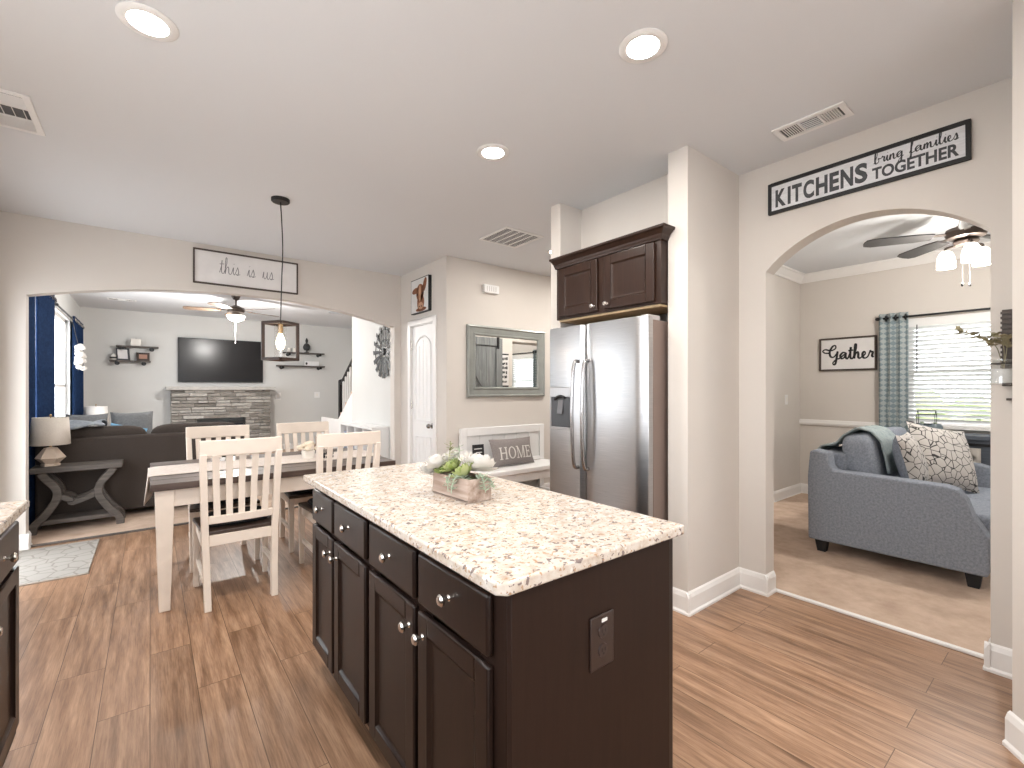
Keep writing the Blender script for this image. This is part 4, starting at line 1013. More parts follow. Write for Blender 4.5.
# rug by the patio door
rg = thing('door_rug', 'cream patterned rug lying on the wood floor by the living room step', 'rug', (-.64,4.9,0))
MB().box(-.935,-.345,4.44,5.37,0.0005,.010).build('pile', RUGM, rg, world=True, bevel=.004)
q = MB().box(-.937,-.343,4.43,4.44,.0005,.008).box(-.937,-.343,5.37,5.38,.0005,.008)
q.build('binding', mat('rug_binding', (.42,.37,.32), .9), rg, world=True)

# ------------------------------------------------------------------ living room
zc = .012
# console table with lamp
ctb = thing('console_table', 'grey weathered console table with curved legs behind the sofa', 'table', (-.53,5.98,zc))
X0, X1, Y0, Y1 = -.84, -.21, 5.83, 6.12
b = MB().box(X0,X1,Y0,Y1,.545+zc,.595+zc); b.build('tabletop', GREYW, ctb, world=True, bevel=.006)
for y in (Y0+.035, Y1-.035):
    for sx, xe in ((1,X0+.07),(-1,X1-.07)):
        pts = spline([(xe+sx*.0,.545),(xe+sx*.025,.50),(xe+sx*.095,.40),(xe+sx*.10,.30),(xe+sx*.03,.17),(xe-sx*.045,.075),(xe-sx*.055,.0)], 5)
        q = MB().ribbon([(p[0],y-.025,p[1]+zc) for p in pts], .062, (0,1,0), .05); q.build('leg', GREYW, ctb, world=True, bevel=.006)
    q = MB().ribbon([(p[0],y-.018,p[1]+zc) for p in spline([(X0+.16,.335),(X0+.26,.285),(-.57,.255),(X1-.26,.285),(X1-.16,.335)],5)], .045, (0,1,0), .036); q.build('stretcher', GREYW, ctb, world=True, bevel=.005)
MB().box(X0+.03,X1-.03,Y0+.02,Y1-.02,.075+zc,.115+zc).build('lower_shelf', GREYW, ctb, world=True, bevel=.005)
lm = thing('table_lamp', 'table lamp with cream faceted base and drum shade on the console table', 'lamp', (-.722,5.975,.608))
q = MB(); n = 6; prof = [(.062,0),(.062,.022),(.050,.024),(.105,.075),(.045,.175),(.018,.185),(0,.19)]
q.lathe([(.066,0),(.066,.02),(.056,.022),(.106,.075),(.046,.165),(.02,.172),(0,.172)], (0,0,0), 6).build('base', mat('cream_ceramic', (.68,.56,.46), .45, var=.05), lm)
MB().cyl((0,0,.172),(0,0,.21),.010,10).build('neck', BRASS, lm, smooth=True)
MB().tube([(0,0,.195),(0,0,.445)], [.136,.122], 36, cap=False).build('lamp_shade', LINEN, lm, smooth=True, solid=.003)
MB().tube([(0,0,.21),(0,0,.46)], .004, 6).lathe([(0,.455),(.009,.46),(.009,.47),(0,.478)], (0,0,0), 10).bar((-.121,0,.435),(.121,0,.435),.005,.004).build('finial', BRASS, lm)
# sofa (back toward the dining room)
sf = thing('sofa', 'dark brown-grey sectional sofa with its back to the dining room', 'sofa', (0,6.6,zc))
MB().box(-.85,.86,6.15,6.30,.06+zc,.84).build('back', SOFAB, sf, world=True, bevel=.025, seg=3)
MB().box(-.85,.86,6.30,7.10,.06+zc,.32).build('base', SOFAB, sf, world=True, bevel=.02)
MB().box(.72,.86,6.30,7.10,.32,.66).build('armrest', SOFAB, sf, world=True, bevel=.04, seg=3)
MB().box(-.85,-.20,7.101,8.6,.06+zc,.32).build('chaise_base', SOFAB, sf, world=True, bevel=.02)
for a, c_ in ((-.20,.27),(.27,.72)): MB().box(a+.005,c_-.005,6.45,7.12,.325,.48).build('seat_cushion', SOFAB, sf, world=True, bevel=.03, seg=3)
MB().box(-.84,-.205,6.45,8.6,.325,.48).build('seat_cushion', SOFAB, sf, world=True, bevel=.03, seg=3)
for a, c_ in ((-.84,-.02),(.0,.84)): MB().ell(((a+c_)/2,6.34,.72), ((c_-a)/2,.11,.215), 28, 12, e=.42).build('back_cushion', SOFAB, sf, world=True, smooth=True)
for x, y in ((-.80,6.2),(.81,6.2),(.81,7.05),(-.25,8.5),(-.80,8.5)): MB().cyl((x,y,.0+zc),(x,y,.075+zc),.025,10).build('foot', BLK, sf, world=True)
MB().box(-.85,-.73,6.46,8.6,.485,.84).build('side_back', SOFAB, sf, world=True, bevel=.03, seg=3)
def soft(name, label, c, w, h, t_, rot, m, cat='pillow', p=2.2, parts=True):
    o = thing(name, label, cat, c); MB().pillow((0,0,0), w, h, t_, rot, p=p).build('cover', m, o, smooth=True)
    return o
soft('throw_pillow','big grey pillow at the right end of the pillow row on the brown sofa',(-.16,7.05,.80),.40,.52,.22,(math.radians(-18),.0,.10),SOFAT,p=3)
soft('throw_pillow','light blue pillow between grey pillows on the brown sofa',(-.21,6.80,.76),.34,.32,.16,(math.radians(-30),.25,.1),BLUEP)
soft('throw_pillow','white and grey patterned pillow left of the blue pillow on the brown sofa',(-.56,6.74,.78),.32,.32,.16,(math.radians(-25),-.1,.0),PILLOWL)
soft('throw_pillow','long slate grey pillow behind the blue pillow on the brown sofa',(-.56,7.02,.82),.36,.46,.18,(math.radians(-20),0,.0),SOFAT,p=3)
q = MB()
q.sheet(lambda u, v: (-.84+.46*u+.02*math.sin(v*9), 6.16+.52*v, .945+.035*math.sin(PI*v)+.018*math.sin(u*9+v*7)-.10*max(0,v-.7)), 18, 16)
tag(q.build('throw_blanket', THROWB, smooth=True, solid=.015), 'pale blue-grey throw bunched over the left back corner of the brown sofa', 'blanket')
# far lamp on side table
stb = thing('side_table', 'small side table behind the sofa carrying the far lamp', 'table', (-.62,9.9,zc))
MB().box(-.84,-.40,9.68,10.12,.50,.54).build('tabletop', GREYW, stb, world=True, bevel=.005)
for x in (-.80,-.44):
    for y in (9.72,10.08): MB().box(x-.02,x+.02,y-.02,y+.02,zc,.50).build('leg', GREYW, stb, world=True)
lm2 = thing('table_lamp', 'smaller white drum-shade lamp in the far corner by the blue curtain', 'lamp', (-.68,9.9,.541))
MB().lathe([(0,0),(.08,0),(.08,.02),(.03,.04),(.07,.12),(.04,.22),(.012,.25),(0,.25)], (0,0,0), 20).build('base', CERW, lm2, smooth=True)
MB().tube([(0,0,.24),(0,0,.50)], [.155,.140], 32, cap=False).build('lamp_shade', mat('white_shade', (.82,.79,.75), .8), lm2, smooth=True, solid=.003)
MB().tube([(0,0,.25),(0,0,.52)], .005, 6).bar((-.14,0,.48),(.14,0,.48),.006,.004).lathe([(0,.515),(.010,.52),(0,.54)], (0,0,0), 10).build('finial', BRASS, lm2)
# curtains on the living room windows
def curtain(name, label, x, y0, y1, z0, z1, folds, m, amp=.035, group=None, ringm=NICKEL):
    t = thing(name, label, 'curtain', (x,(y0+y1)/2,z0), group=group)
    fn = lambda u, v: (x+amp*math.sin(u*folds*2*PI)*(1-.15*v), y0+(y1-y0)*u+.01*math.sin(u*folds*4*PI), z0+(z1-z0)*v)
    MB().sheet(fn, folds*12, 8).build('cloth', m, t, world=True, smooth=True, solid=.004)
    for i in range(folds*2):
        y = y0+(y1-y0)*(i+.5)/(folds*2)
        if y < y0 or y > y1: continue
        r = MB().lathe([(.022,-.004),(.034,-.004),(.034,.004),(.022,.004),(.022,-.004)], (x, y, z1-.05), 14, 'y')
        r.build('grommet', ringm, t, world=True, smooth=True)
    return t
xcu = -.897
curtain('curtain', 'nearest navy curtain, in shadow just inside the left end of the arch', xcu, 5.70, 6.44, .03, 2.42, 5, NAVY, .028, 'navy grommet curtains')
curtain('curtain', 'bright navy curtain right of the shadowed one, above the console lamp', xcu, 6.60, 7.62, .03, 2.42, 6, NAVY, .028, 'navy grommet curtains')
curtain('curtain', 'farthest navy curtain, beside the living room corner and far lamp', xcu, 9.35, 10.55, .03, 2.40, 7, NAVY, .028, 'navy grommet curtains')
def rod(label, x, y0, y1, z):
    t = thing('curtain_rod', label, 'curtain rod', (x,(y0+y1)/2,z))
    MB().cyl((x,y0,z),(x,y1,z),.011,12).build('pole', BLACK, t, world=True, smooth=True)
    for y in (y0,y1): MB().ell((x,y,z),(.02,.026,.02),12,8).build('finial', BLACK, t, world=True, smooth=True)
    for y in (y0+.06,y1-.06): MB().box(min(x,-.95) if x < 0 else x, max(x,-.95) if x < 0 else 6.45, y-.008,y+.008,z-.008,z+.008).build('bracket', BLACK, t, world=True)
rod('black rod carrying the two near navy curtains', xcu, 5.62, 7.72, 2.37)
rod('black rod with the farthest navy curtain, at the far living room window', xcu, 7.85, 10.65, 2.35)
fl = thing('flower_garland', 'white puffy flower cluster hanging beside the farthest navy curtain', 'ornament', (-.80,9.20,1.80))
random.seed(12); q = MB()
for i in range(34):
    z = -.30*(i/34); q.ell((random.uniform(-.03,.03), random.uniform(-.07,.07), z+.14+random.uniform(-.03,.03)), (.04,.042,.035), 8, 6)
q.build('blooms', PETAL, fl, smooth=True)
MB().cyl((-.02,0,.14),(-.092,0,.55),.004,6).build('cord', BLK, fl)

# TV
tv = thing('television', 'large flat television mounted above the stone fireplace', 'television', (1.14,10.87,1.45))
MB().box(.418,1.862,10.80,10.835,1.452,2.305).build('body', BLK, tv, world=True, bevel=.004)
MB().box(.430,1.850,10.7985,10.80,1.470,2.293).build('screen', TVG, tv, world=True)
MB().box(.95,1.35,10.835,10.8695,1.70,2.05).build('wall_mount', BLK, tv, world=True)
# fireplace
fp = thing('fireplace', 'grey stacked stone fireplace with a pale mantel under the television', 'fireplace', (1.125,10.67,zc))
FX0, FX1, FY = .302, 1.952, 10.50
b = MB(); random.seed(5); z = zc
fx0, fx1, fz1 = .70, 1.50, .70
while z < 1.285:
    h = min(random.choice((.035,.045,.055,.07)), 1.297-z)
    if 1.297-(z+h) < .025: h = 1.297-z
    x = FX0
    while x < FX1-1e-4:
        L = min(random.uniform(.10,.36), FX1-x)
        if FX1-(x+L) < .06: L = FX1-x
        segs = [(x, x+L)]
        if z < fz1: segs = [(a, c_) for a, c_ in ((x, min(x+L, fx0)), (max(x, fx1), x+L)) if c_-a > .005]
        for a, c_ in segs:
            d = random.uniform(-.03,.03); b.box(a+.003, c_-.003, FY+d, 10.869, z+.004, z+h-.004)
        x += L
    z += h
b.build('stone_surround', STONE, fp, world=True, bevel=.004)
MB().box(.225,2.03,10.43,10.869,1.298,1.362).build('mantel', mat('pale_stone_mantel', (.46,.44,.41), .7, var=.12, vscale=14), fp, world=True, bevel=.006)
q = MB().box(fx0+.003,fx0+.03,10.50,10.56,zc,fz1-.003).box(fx1-.03,fx1-.003,10.50,10.56,zc,fz1-.003).box(fx0+.03,fx1-.03,10.50,10.56,fz1-.06,fz1-.003)
q.build('firebox_frame', BLK, fp, world=True)
MB().box(fx0+.03,fx1-.03,10.57,10.60,zc,fz1-.06).build('firebox_glass', mat('firebox_black', (.015,.02,.03), .15), fp, world=True)
# floating shelves
def shelf(label, x0, x1, z, y=10.869, d=.17):
    t = thing('wall_shelf', label, 'shelf', ((x0+x1)/2,y,z), group='wood pipe shelves on the fireplace wall')
    MB().box(x0,x1,y-d,y-.005,z-.028,z).build('board', GREYW, t, world=True, bevel=.003)
    for x in (x0+.10,x1-.10):
        q = MB().cyl((x,y-.002,z-.048),(x,y-d-.01,z-.048),.016,10).cyl((x,y-.002,z-.048),(x,y-.012,z-.048),.036,14).cyl((x,y-d-.01,z-.048),(x,y-d-.028,z-.048),.026,12)
        q.build('pipe_bracket', BLACK, t, world=True, smooth=True)
shelf('upper wood shelf left of the television', -.475,.125,2.095)
shelf('lower wood shelf left of the television', -.565,.01,1.832)
shelf('upper wood shelf on the wall right of the television', 2.25,3.08,2.115)
shelf('lower wood shelf on the wall right of the television', 2.12,3.09,1.828)
sy = 10.78
o = thing('candle_box', 'cream candle on the upper shelf left of the television', 'candle', (-.20,sy,2.096))
MB().box(-.075,.075,-.06,.06,0,.13).build('wax', CERW, o, bevel=.008); MB().cyl((0,0,.13),(0,0,.15),.003,6).build('wick', BLK, o)
o = thing('photo_frame', 'grey photo frame leaning on the lower shelf left of the television', 'picture', (-.38,sy,1.833))
MB().rbox((0,.02,.11),(.20,.018,.22),(-.14,0,.5)).build('frame', INKG, o, bevel=.002); MB().rbox((-.006,.006,.11),(.15,.004,.17),(-.14,0,.5)).build('print', PAPER, o)
o = thing('photo_frame', 'small brown framed print on the lower shelf left of the television', 'picture', (-.10,sy,1.833))
MB().rbox((0,.01,.075),(.19,.016,.15),(-.1,0,0)).build('frame', BRONZE, o, bevel=.002); MB().rbox((0,-.0,.075),(.12,.004,.08),(-.1,0,0)).build('print', mat('print_rust', (.40,.22,.16), .7, var=.3), o)
o = thing('vase', 'round white and black vase at the left end of the lower left shelf', 'vase', (-.51,sy,1.833))
MB().lathe([(0,0),(.03,0),(.05,.04),(.04,.08),(.02,.10),(.024,.115),(0,.115)], (0,0,0), 16).build('body', CERW, o, smooth=True)
MB().lathe([(.049,.03),(.0515,.04),(.049,.055)], (0,0,0), 16).build('black_band', BLK, o, smooth=True)
o = thing('pineapple_ornament', 'grey pineapple ornament on the upper shelf right of the television', 'ornament', (2.72,sy,2.116))
q = MB().lathe([(0,0),(.05,0),(.05,.012),(.015,.02),(.015,.05),(.05,.06),(.075,.10),(.075,.14),(.05,.19),(.02,.21),(0,.215)], (0,0,0), 16); q.build('body', GALV, o, smooth=True)
q = MB()
for k in range(3):
    for i in range(6): a = i*PI/3+k*.5; leafq(q, (0,0,.20+.02*k), (math.cos(a)*(.6-.18*k), math.sin(a)*(.6-.18*k), 1), (0,0,1), .09, .03, .2)
q.build('crown_leaves', GALV, o, smooth=True)
for i, x in enumerate((2.36,2.47)):
    o = thing('pillar_candle', ['left white pillar candle on the upper shelf right of the television','white pillar candle between its twin and the pineapple ornament'][i], 'candle', (x,sy,2.116), group='pillar candles on the shelf')
    MB().lathe([(0,0),(.035,0),(.036,.09),(.03,.095),(0,.09)], (0,0,0), 16).build('wax', CERW, o, smooth=True); MB().cyl((0,0,.09),(0,0,.108),.003,6).build('wick', BLK, o)
o = thing('word_block', 'white wooden block on the lower shelf right of the television', 'ornament', (2.82,sy,1.829))
MB().box(-.15,.15,-.03,.03,0,.10).build('block', WHITE, o, bevel=.003); MB().ell((-.11,-.0305,.05),(.022,.004,.03),12,8).build('dark_motif', INK, o, smooth=True)
# switch plates
def plate(label, loc, axis, w=.075, h=.118):
    t = thing('switch_plate', label, 'switch', loc); x, y, z = loc
    if axis == 'y':
        MB().box(x-w/2,x+w/2,y-.006,y,z,z+h).build('plate', WHITE, t, world=True, bevel=.002); MB().box(x-.012,x+.012,y-.009,y-.006,z+h*.3,z+h*.7).build('toggle', CERW, t, world=True)
    else:
        MB().box(x-.006,x,y-w/2,y+w/2,z,z+h).build('plate', WHITE, t, world=True, bevel=.002); MB().box(x-.009,x-.006,y-.012,y+.012,z+h*.3,z+h*.7).build('toggle', CERW, t, world=True)
plate('white wall plate just right of the fireplace mantel', (2.16,10.869,1.09), 'y', .10, .14)
plate('white switch plate on the far wall between fireplace and stair rail', (2.96,10.869,1.12), 'y', .12, .13)
plate('white light switch on the front room side wall left of the Gather sign', (6.02,2.299,1.13), 'y')

# living room fan
def fan(loc, label, drop, R, bladem, bodym, rot0, n=5, bw=.13):
    t = thing('ceiling_fan', label, 'ceiling fan', loc)
    MB().lathe([(0,0),(.062,0),(.062,-.012),(.04,-.055),(.018,-.065),(0,-.065)], (0,0,0), 24).build('canopy', bodym, t, smooth=True)
    MB().cyl((0,0,-.06),(0,0,-drop),.012,10).build('downrod', bodym, t, smooth=True)
    MB().lathe([(0,0),(.04,0),(.07,-.02),(.115,-.035),(.125,-.06),(.11,-.10),(.06,-.12),(0,-.12)], (0,0,-drop), 28).build('motor', bodym, t, smooth=True)
    for i in range(n):
        a = rot0+2*PI*i/n; M = Matrix.Rotation(a, 3, 'Z') @ Matrix.Rotation(math.radians(11), 3, 'X')
        pl = [(.20,-.045),(.30,-bw*.46),(R-.06,-bw*.5),(R-.01,-bw*.36),(R,-bw*.1),(R,bw*.1),(R-.01,bw*.36),(R-.06,bw*.5),(.30,bw*.46),(.20,.045)]
        q = MB().prism(pl, 'z', -.004, .004); q.v = [M @ p+Vector((0,0,-drop-.075)) for p in q.v]
        bl = q.build('blade', bladem, t)
        q = MB().prism([(.10,-.018),(.19,-.016),(.28,-.04),(.28,.04),(.19,.016),(.10,.018)], 'z', .0045, .009); q.v = [M @ p+Vector((0,0,-drop-.075)) for p in q.v]
        q.build('blade_iron', bodym, bl)
    return t
f1 = fan((1.035,8.147,H), 'bronze ceiling fan with a bowl light in the living room', .15, .68, FANW, FANM, .35)
MB().lathe([(.06,-.27),(.06,-.30),(0,-.30)], (0,0,0), 20).build('light_fitter', FANM, f1, smooth=True)
MB().lathe([(.125,-.30),(.13,-.315),(.10,-.36),(.05,-.385),(0,-.39)], (0,0,0), 28).build('bowl_shade', SHADE, f1, smooth=True)
MB().cyl((0,.06,-.29),(0,.06,-.70),.0015,5).ell((0,.06,-.71),(.007,.007,.014),8,6).build('pull_chain', CERW, f1)
point('living_fan_lamp', (1.035,8.147,H-.45), 48, (1,.97,.93), .05)
# windmill wall decoration
wm = thing('windmill_decor', 'galvanized windmill wheel decoration on the white stair wall', 'wall decoration', (2.47,5.92,1.82))
q = MB(); n = 16
for i in range(n):
    a = 2*PI*i/n; d = Vector((0,math.cos(a),math.sin(a))); s_ = Vector((0,-math.sin(a),math.cos(a)))
    A = [d*.075-s_*.009, d*.075+s_*.009, d*.36+s_*.030, d*.36-s_*.030]; tw = Vector((-.008,0,0))
    vs = [A[0],A[1]+tw*.5,A[2]+tw,A[3]]+[p+Vector((.003,0,0)) for p in (A[0],A[1]+tw*.5,A[2]+tw,A[3])]
    bl = MB().add([Vector(v) for v in vs], [(0,1,2,3),(7,6,5,4),(0,4,5,1),(1,5,6,2),(2,6,7,3),(3,7,4,0)])
    bl.build('blade', GALV, wm)
MB().lathe([(0,-.02),(.035,-.02),(.05,-.008),(.05,.012),(0,.012)], (0,0,0), 20, 'x').build('hub', GALV, wm, smooth=True)
q = MB()
for R in (.16,.30): q.tube([(.006,R*math.cos(a),R*math.sin(a)) for a in [2*PI*i/40 for i in range(41)]], .005, 6, cap=False)
q.build('rings', GALV, wm, smooth=True)
# white cube shelf under it
cb_ = thing('cube_shelf', 'low white cube shelf with fabric bins against the stair wall', 'shelf', (2.39,6.4,zc))
CX0, CX1, CY0, CY1, CZ = 2.25, 2.484, 5.78, 7.04, .815
b = MB().box(CX0,CX1,CY0,CY0+.025,zc,CZ).box(CX0,CX1,CY1-.025,CY1,zc,CZ).box(CX0,CX1,CY0+.025,CY1-.025,CZ-.03,CZ).box(CX0,CX1,CY0+.025,CY1-.025,zc,zc+.04).box(CX0,CX1,CY0+.025,CY1-.025,.40,.425).box(CX1-.008,CX1,CY0+.025,CY1-.025,zc+.04,CZ-.03)
for i in (1,2,3): y = CY0+(CY1-CY0)*i/4; b.box(CX0,CX1-.008,y-.012,y+.012,zc+.04,CZ-.03)
b.build('carcass', WHITE, cb_, world=True)
for i in range(4):
    y = CY0+(CY1-CY0)*(i+.5)/4
    o = thing('storage_bin', ['blue-grey storage bin in the cube shelf, nearest the arch','blue-grey storage bin second from the near end of the cube shelf','blue-grey storage bin second from the stair end of the cube shelf','blue-grey storage bin in the cube shelf, nearest the stairs'][i], 'bin', (2.37,y,.426), group='bins in the white cube shelf')
    MB().box(-.075,.095,-.125,.125,0,.26).build('fabric_body', mat('bin_fabric', (.20,.24,.31), .9, var=.15), o, bevel=.008)
    MB().box(-.079,-.075,-.03,.03,.15,.18).build('pull_tab', CERW, o)
# stairs
st = thing('staircase', 'carpeted stairs with white balusters and black rail behind the windmill wall', 'stairs', (3.1,7.8,zc))
b = MB(); s0y, s0z = 8.25, .72
b.box(2.63,3.795,s0y,9.2,zc,s0z-.0)
for i in range(9): b.box(2.63,3.795,s0y-.28*(i+1),s0y-.28*i,zc,s0z+.185*(i+1))
for i in range(3): b.box(2.63,3.795,9.2+.28*i,9.2+.28*(i+1),zc,s0z-.18*(i+1))
b.build('steps', CARPET, st, world=True)
sl = .185/.28
b = MB().prism([(9.25,zc),(9.25,s0z+.06),(8.25,s0z+.06),(7.21,s0z+.06+1.04*sl),(7.21,zc)], 'x', 2.601, 2.629)
b.build('stringer', TRIM, st, world=True)
nz = lambda y: s0z + max(0, 8.25-y)*sl
MB().box(2.632-.012,2.632+.075-.012,8.22,8.295,s0z+.06,1.46).lathe([(0,0),(.045,0),(.045,.012),(.03,.02),(0,.035)], (2.657,8.257,1.46), 12).build('newel_post', BLACK, st, world=True, bevel=.003)
MB().bar((2.655,8.24,1.40),(2.655,7.21,1.40+1.03*sl),.05,.045).build('handrail', BLACK, st, world=True, bevel=.006)
for i in range(8):
    y = 8.13-.12*i; MB().box(2.643,2.667,y-.012,y+.012,nz(y)+.06,1.385+(8.24-y)*sl).build('baluster', WHITE, st, world=True)

# ------------------------------------------------------------------ front room
sofa2 = thing('loveseat', 'blue-grey upholstered loveseat on beige carpet seen through the archway', 'sofa', (5.0,.93,zc))
SX0, SX1 = 4.20, 5.80
armp = [(1.44,.095),(1.445,.60),(1.43,.80),(1.40,.815),(1.31,.80),(1.285,.70),(1.26,.665),(.90,.655),(.62,.648),(.56,.63),(.52,.57),(.485,.46),(.44,.385),(.415,.34),(.41,.15),(.42,.095)]
for a, c_ in ((SX0,SX0+.15),(SX1-.15,SX1)):
    MB().prism([(y,z+zc) for y, z in armp], 'x', a, c_).build('armrest', SOFAG, sofa2, world=True, bevel=.014, seg=3)
MB().box(SX0+.151,SX1-.151,1.22,1.44,.10+zc,.80).build('back', SOFAG, sofa2, world=True, bevel=.02)
MB().box(SX0+.151,SX1-.151,.44,1.22,.10+zc,.30).build('base', SOFAG, sofa2, world=True, bevel=.01)
xm = (SX0+SX1)/2
for a, c_ in ((SX0+.155,xm-.002),(xm+.002,SX1-.155)):
    MB().box(a,c_,.40,1.18,.305,.475).build('seat_cushion', SOFAG, sofa2, world=True, bevel=.035, seg=4)
    MB().ell(((a+c_)/2,1.145,.72),((c_-a)/2-.002,.115,.245),28,14,(math.radians(-10),0,0),e=.45).build('back_cushion', SOFAG, sofa2, world=True, smooth=True)
for x in (SX0+.07,SX1-.07):
    for y in (.49,1.36): MB().frustum((x,y,zc),(.055,.055),(x,y,.105+zc),(.085,.085)).build('foot', BLK, sofa2, world=True)
PATH = [(1.462,.60),(1.462,.80),(1.435,.828),(1.335,.85),(1.275,.93),(1.185,.995),(1.09,.975),(1.03,.90),(1.005,.78),(.985,.66)]
bl = MB()
def thr(u, v):
    x = 4.47+.52*u+.012*math.sin(v*8); s_ = v*1.15
    path = [(1.462,.60),(1.462,.80),(1.435,.828),(1.335,.85),(1.275,.93),(1.185,.995),(1.09,.975),(1.03,.90),(1.005,.78),(.985,.66)]
    path = PATH; k = s_/1.15*(len(path)-1); i = min(int(k), len(path)-2); f_ = k-i
    y = path[i][0]*(1-f_)+path[i+1][0]*f_; z = path[i][1]*(1-f_)+path[i+1][1]*f_
    return (x, y-.006*math.sin(u*18), z+.006*math.sin(u*22+v*3)+.004)
bl.sheet(thr, 26, 40)
tag(bl.build('throw_blanket', THROW, smooth=True, solid=.012), 'sage grey throw draped over the back cushion of the loveseat', 'blanket')
def two_tone(label, loc, w, t_, rot):
    o = thing('throw_pillow', label, 'pillow', loc); p = MB().pillow((0,0,0), w, w, t_, rot); h = len(p.f)//2
    a, b_ = MB(), MB(); a.add(p.v, p.f[:h]); b_.add(p.v, p.f[h:])
    for m_ in (a, b_):
        used = sorted({i for f in m_.f for i in f}); mp_ = {k: i for i, k in enumerate(used)}
        m_.v = [m_.v[k] for k in used]; m_.f = [tuple(mp_[i] for i in f) for f in m_.f]
    a.build('front_cover', PILLOWL, o, smooth=True); b_.build('back_cover', SOFAG, o, smooth=True)
two_tone('smaller black-line print pillow with a plain grey back, at the near end of the loveseat', (4.65,.885,.755), .44, .17, (math.radians(-14),0,math.radians(2)))
two_tone('larger black-line print pillow with a plain grey back, turned toward the archway', (5.14,.775,.755), .54, .17, (math.radians(-22),math.radians(10),math.radians(-34)))
# blinds
bd = thing('window_blind', 'white horizontal slat blind filling the front room window', 'blind', (6.42,.8,.93))
MB().box(6.405,6.455,.34,1.26,1.985,2.07).build('valance', WHITE, bd, world=True, bevel=.004)
q = MB()
for i in range(22):
    z = 1.965-i*.0465; q.rbox((6.432,.80,z),(.048,.885,.003),(0,math.radians(40),0))
q.build('slats', BLIND, bd, world=True)
q = MB()
for y in (.55,.80,1.05): q.cyl((6.408,y,.95),(6.408,y,1.985),.0012,5)
q.build('ladder_cords', BLIND, bd, world=True)
MB().box(6.41,6.455,.36,1.24,.934,.95).build('bottom_rail', WHITE, bd, world=True, bevel=.003)
MB().cyl((6.395,1.165,2.0),(6.395,1.165,1.50),.005,8).build('tilt_wand', mat('wand_dark', (.12,.12,.12), .4), bd, world=True)
curtain('curtain', 'teal grey lattice-print curtain hanging left of the front room window', 6.34, 1.225, 1.475, .03, 2.14, 3, LATT, .04, ringm=BLACK)
rod('black rod carrying the teal lattice curtain above the front window', 6.34, -.05, 1.485, 2.09)
curtain('curtain', 'teal lattice-print curtain right of the front window, hidden behind the archway edge', 6.34, .02, .33, .03, 2.14, 3, LATT, .04, ringm=BLACK)
# sideboard under the window
sb = thing('sideboard', 'slate-blue barn-style sideboard with whitewashed doors under the front window', 'sideboard', (6.15,.65,zc))
BX0, BX1, BY0, BY1 = 5.98, 6.27, .05, 1.17
MB().box(BX0-.02,BX1+.02,BY0-.03,BY1+.03,.845,.885).build('top', SLATE, sb, world=True, bevel=.004)
MB().box(BX0,BX1,BY0,BY1,.06+zc,.845).build('carcass', SLATE, sb, world=True, bevel=.003)
MB().box(BX0-.012,BX0-.002,BY0+.02,BY1-.02,.79,.815).build('door_rail', BLACK, sb, world=True)
for a in (BY0+.04, (BY0+BY1)/2+.03):
    q = MB(); y1_ = a+.46; x = BX0-.016
    for i in range(5): q.box(x,x+.014,a+i*.092+.001,a+(i+1)*.092-.001,.13,.77)
    dd = q.build('barn_door', WASH, sb, world=True)
    q = MB().box(x-.012,x,a,a+.05,.13,.77).box(x-.012,x,y1_-.05,y1_,.13,.77).box(x-.012,x,a+.05,y1_-.05,.13,.18).box(x-.012,x,a+.05,y1_-.05,.72,.77)
    q.bar((x-.006,a+.05,.70),(x-.006,y1_-.05,.20),.012,.05)
    q.build('door_brace', WASH, dd, world=True)
    
for x in (BX0+.04,BX1-.04):
    for y in (BY0+.05,BY1-.05): MB().box(x-.03,x+.03,y-.03,y+.03,zc,.06+zc).build('foot', SLATE, sb, world=True)
te = thing('terrarium', 'blue-grey double pot under a thin black wire house frame on the sideboard', 'planter', (6.12,1.04,.886))
q = MB().lathe([(0,0),(.05,0),(.072,.03),(.074,.07),(.055,.105),(.045,.105),(.06,.07),(0,.06)], (0,.045,0), 20); q.build('pot', CERB, te, smooth=True)
q = MB().lathe([(0,0),(.05,0),(.072,.03),(.074,.07),(.055,.105),(.045,.105),(.06,.07),(0,.06)], (0,-.08,0), 20); q.build('pot', CERB, te, smooth=True)
q = MB(); hx, hy = .05, .085
V = [(-hx,-hy,.10),(hx,-hy,.10),(hx,hy,.10),(-hx,hy,.10),(-hx,-hy,.22),(hx,-hy,.22),(hx,hy,.22),(-hx,hy,.22),(0,-hy,.27),(0,hy,.27)]
for a, c_ in ((0,1),(1,2),(2,3),(3,0),(0,4),(1,5),(2,6),(3,7),(4,7),(5,6),(4,8),(5,8),(7,9),(6,9),(8,9)): q.tube([V[a],V[c_]], .004, 6)
q.build('wire_frame', BLACK, te)
q = MB()
for yy in (.045,-.08):
    for i in range(7): leafq(q, (0,yy,.08), (math.cos(i), math.sin(i), 1.2), (0,0,1), .055, .016, .3)
q.build('leaves', LEAFG, te, smooth=True); te.scale = (.8,.8,.8)
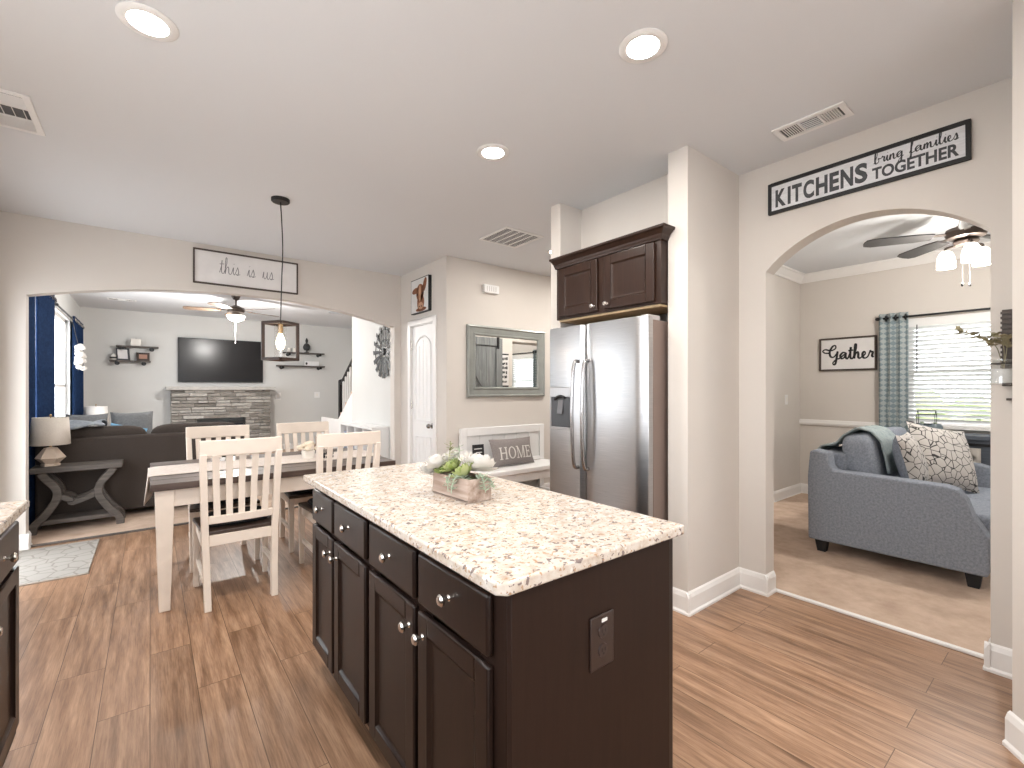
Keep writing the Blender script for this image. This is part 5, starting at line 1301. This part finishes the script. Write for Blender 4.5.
# front room fan
f2 = fan((4.877,.603,H), 'dark ceiling fan with lit glass shades in the front room', .17, .64, FAND, FANM, math.radians(191), 5, .135)
MB().lathe([(.07,-.29),(.075,-.305),(.06,-.325),(.02,-.335),(0,-.335)], (0,0,0), 24).build('light_fitter', FANM, f2, smooth=True)
for la, fo in ((-.06,-.10),(.125,.0),(-.05,.11)):
    cx_, cy_ = la*.787+fo*.617, -la*.617+fo*.787
    MB().tube(spline([(0,0,-.315),(cx_*.5,cy_*.5,-.32),(cx_,cy_,-.325),(cx_,cy_,-.35)],4), .009, 8).build('light_arm', FANM, f2, smooth=True)
    MB().lathe([(.020,0),(.036,-.012),(.050,-.045),(.057,-.09),(.056,-.135),(.052,-.135),(.053,-.09),(.046,-.045),(.032,-.016),(.016,-.004)], (cx_,cy_,-.345), 20).build('glass_shade', SHADE, f2, smooth=True)
for dx in (-.018,.018): MB().cyl((dx,-dx,-.32),(dx,-dx,-.62),.0014,5).ell((dx,-dx,-.63),(.009,.009,.016),8,6).build('pull_chain', BLK, f2)
point('front_fan_lamp', (4.877,.603,H-.55), 30, (1,.95,.88), .08)

# ------------------------------------------------------------------ foyer (seen in the mirror)
bdoor = thing('barn_door', 'grey sliding barn door with diagonal brace reflected in the mirror', 'barn door', (3.96,2.68,.02))
q = MB()
for i in range(6): x = 3.51+i*.15; q.box(x+.002,x+.148,2.665,2.69,.02,2.12)
q.build('planks', BARNW, bdoor, world=True)
q = MB().box(3.51,3.63,2.69,2.712,.02,2.12).box(4.29,4.41,2.69,2.712,.02,2.12).box(3.63,4.29,2.69,2.712,2.0,2.12).box(3.63,4.29,2.69,2.712,.98,1.10).box(3.63,4.29,2.69,2.712,.02,.16)
q.bar((3.67,2.701,1.98),(4.25,2.701,1.10),.12,.022,(0,1,0)); q.bar((3.67,2.701,.98),(4.25,2.701,.16),.12,.022,(0,1,0))
q.build('braces', BARNW, bdoor, world=True)
for x in (3.67,4.32): MB().box(x-.025,x+.025,2.712,2.718,1.95,2.235).build('strap_hanger', BLACK, bdoor, world=True)
br_ = thing('barn_door_track', 'black steel track above the barn door in the mirror reflection', 'track', (4.65,2.63,2.23))
MB().box(3.40,5.75,2.645,2.655,2.21,2.25).build('rail', BLACK, br_, world=True)
for x in (3.5,4.5,5.6): MB().cyl((x,2.62,2.23),(x,2.645,2.23),.012,10).build('standoff', BLACK, br_, world=True)
vs_ = thing('vertical_sign', 'narrow vertical sign with dark lettering seen in the mirror beside the barn door', 'sign', (4.52,2.62,1.35))
MB().box(4.45,4.59,2.621,2.64,1.33,1.90).build('board', PAPER, vs_, world=True)
q = MB().box(4.452,4.588,2.64,2.642,1.345,1.375).box(4.452,4.588,2.64,2.642,1.865,1.89)
random.seed(3)
for i in range(6):
    z = 1.41+i*.073; 
    for k in range(3): q.box(4.465+.035*k, 4.49+.035*k+random.uniform(-.008,.01), 2.64, 2.642, z+random.uniform(0,.015), z+.045+random.uniform(-.01,.012))
q.build('dark_marks', INK, vs_, world=True)
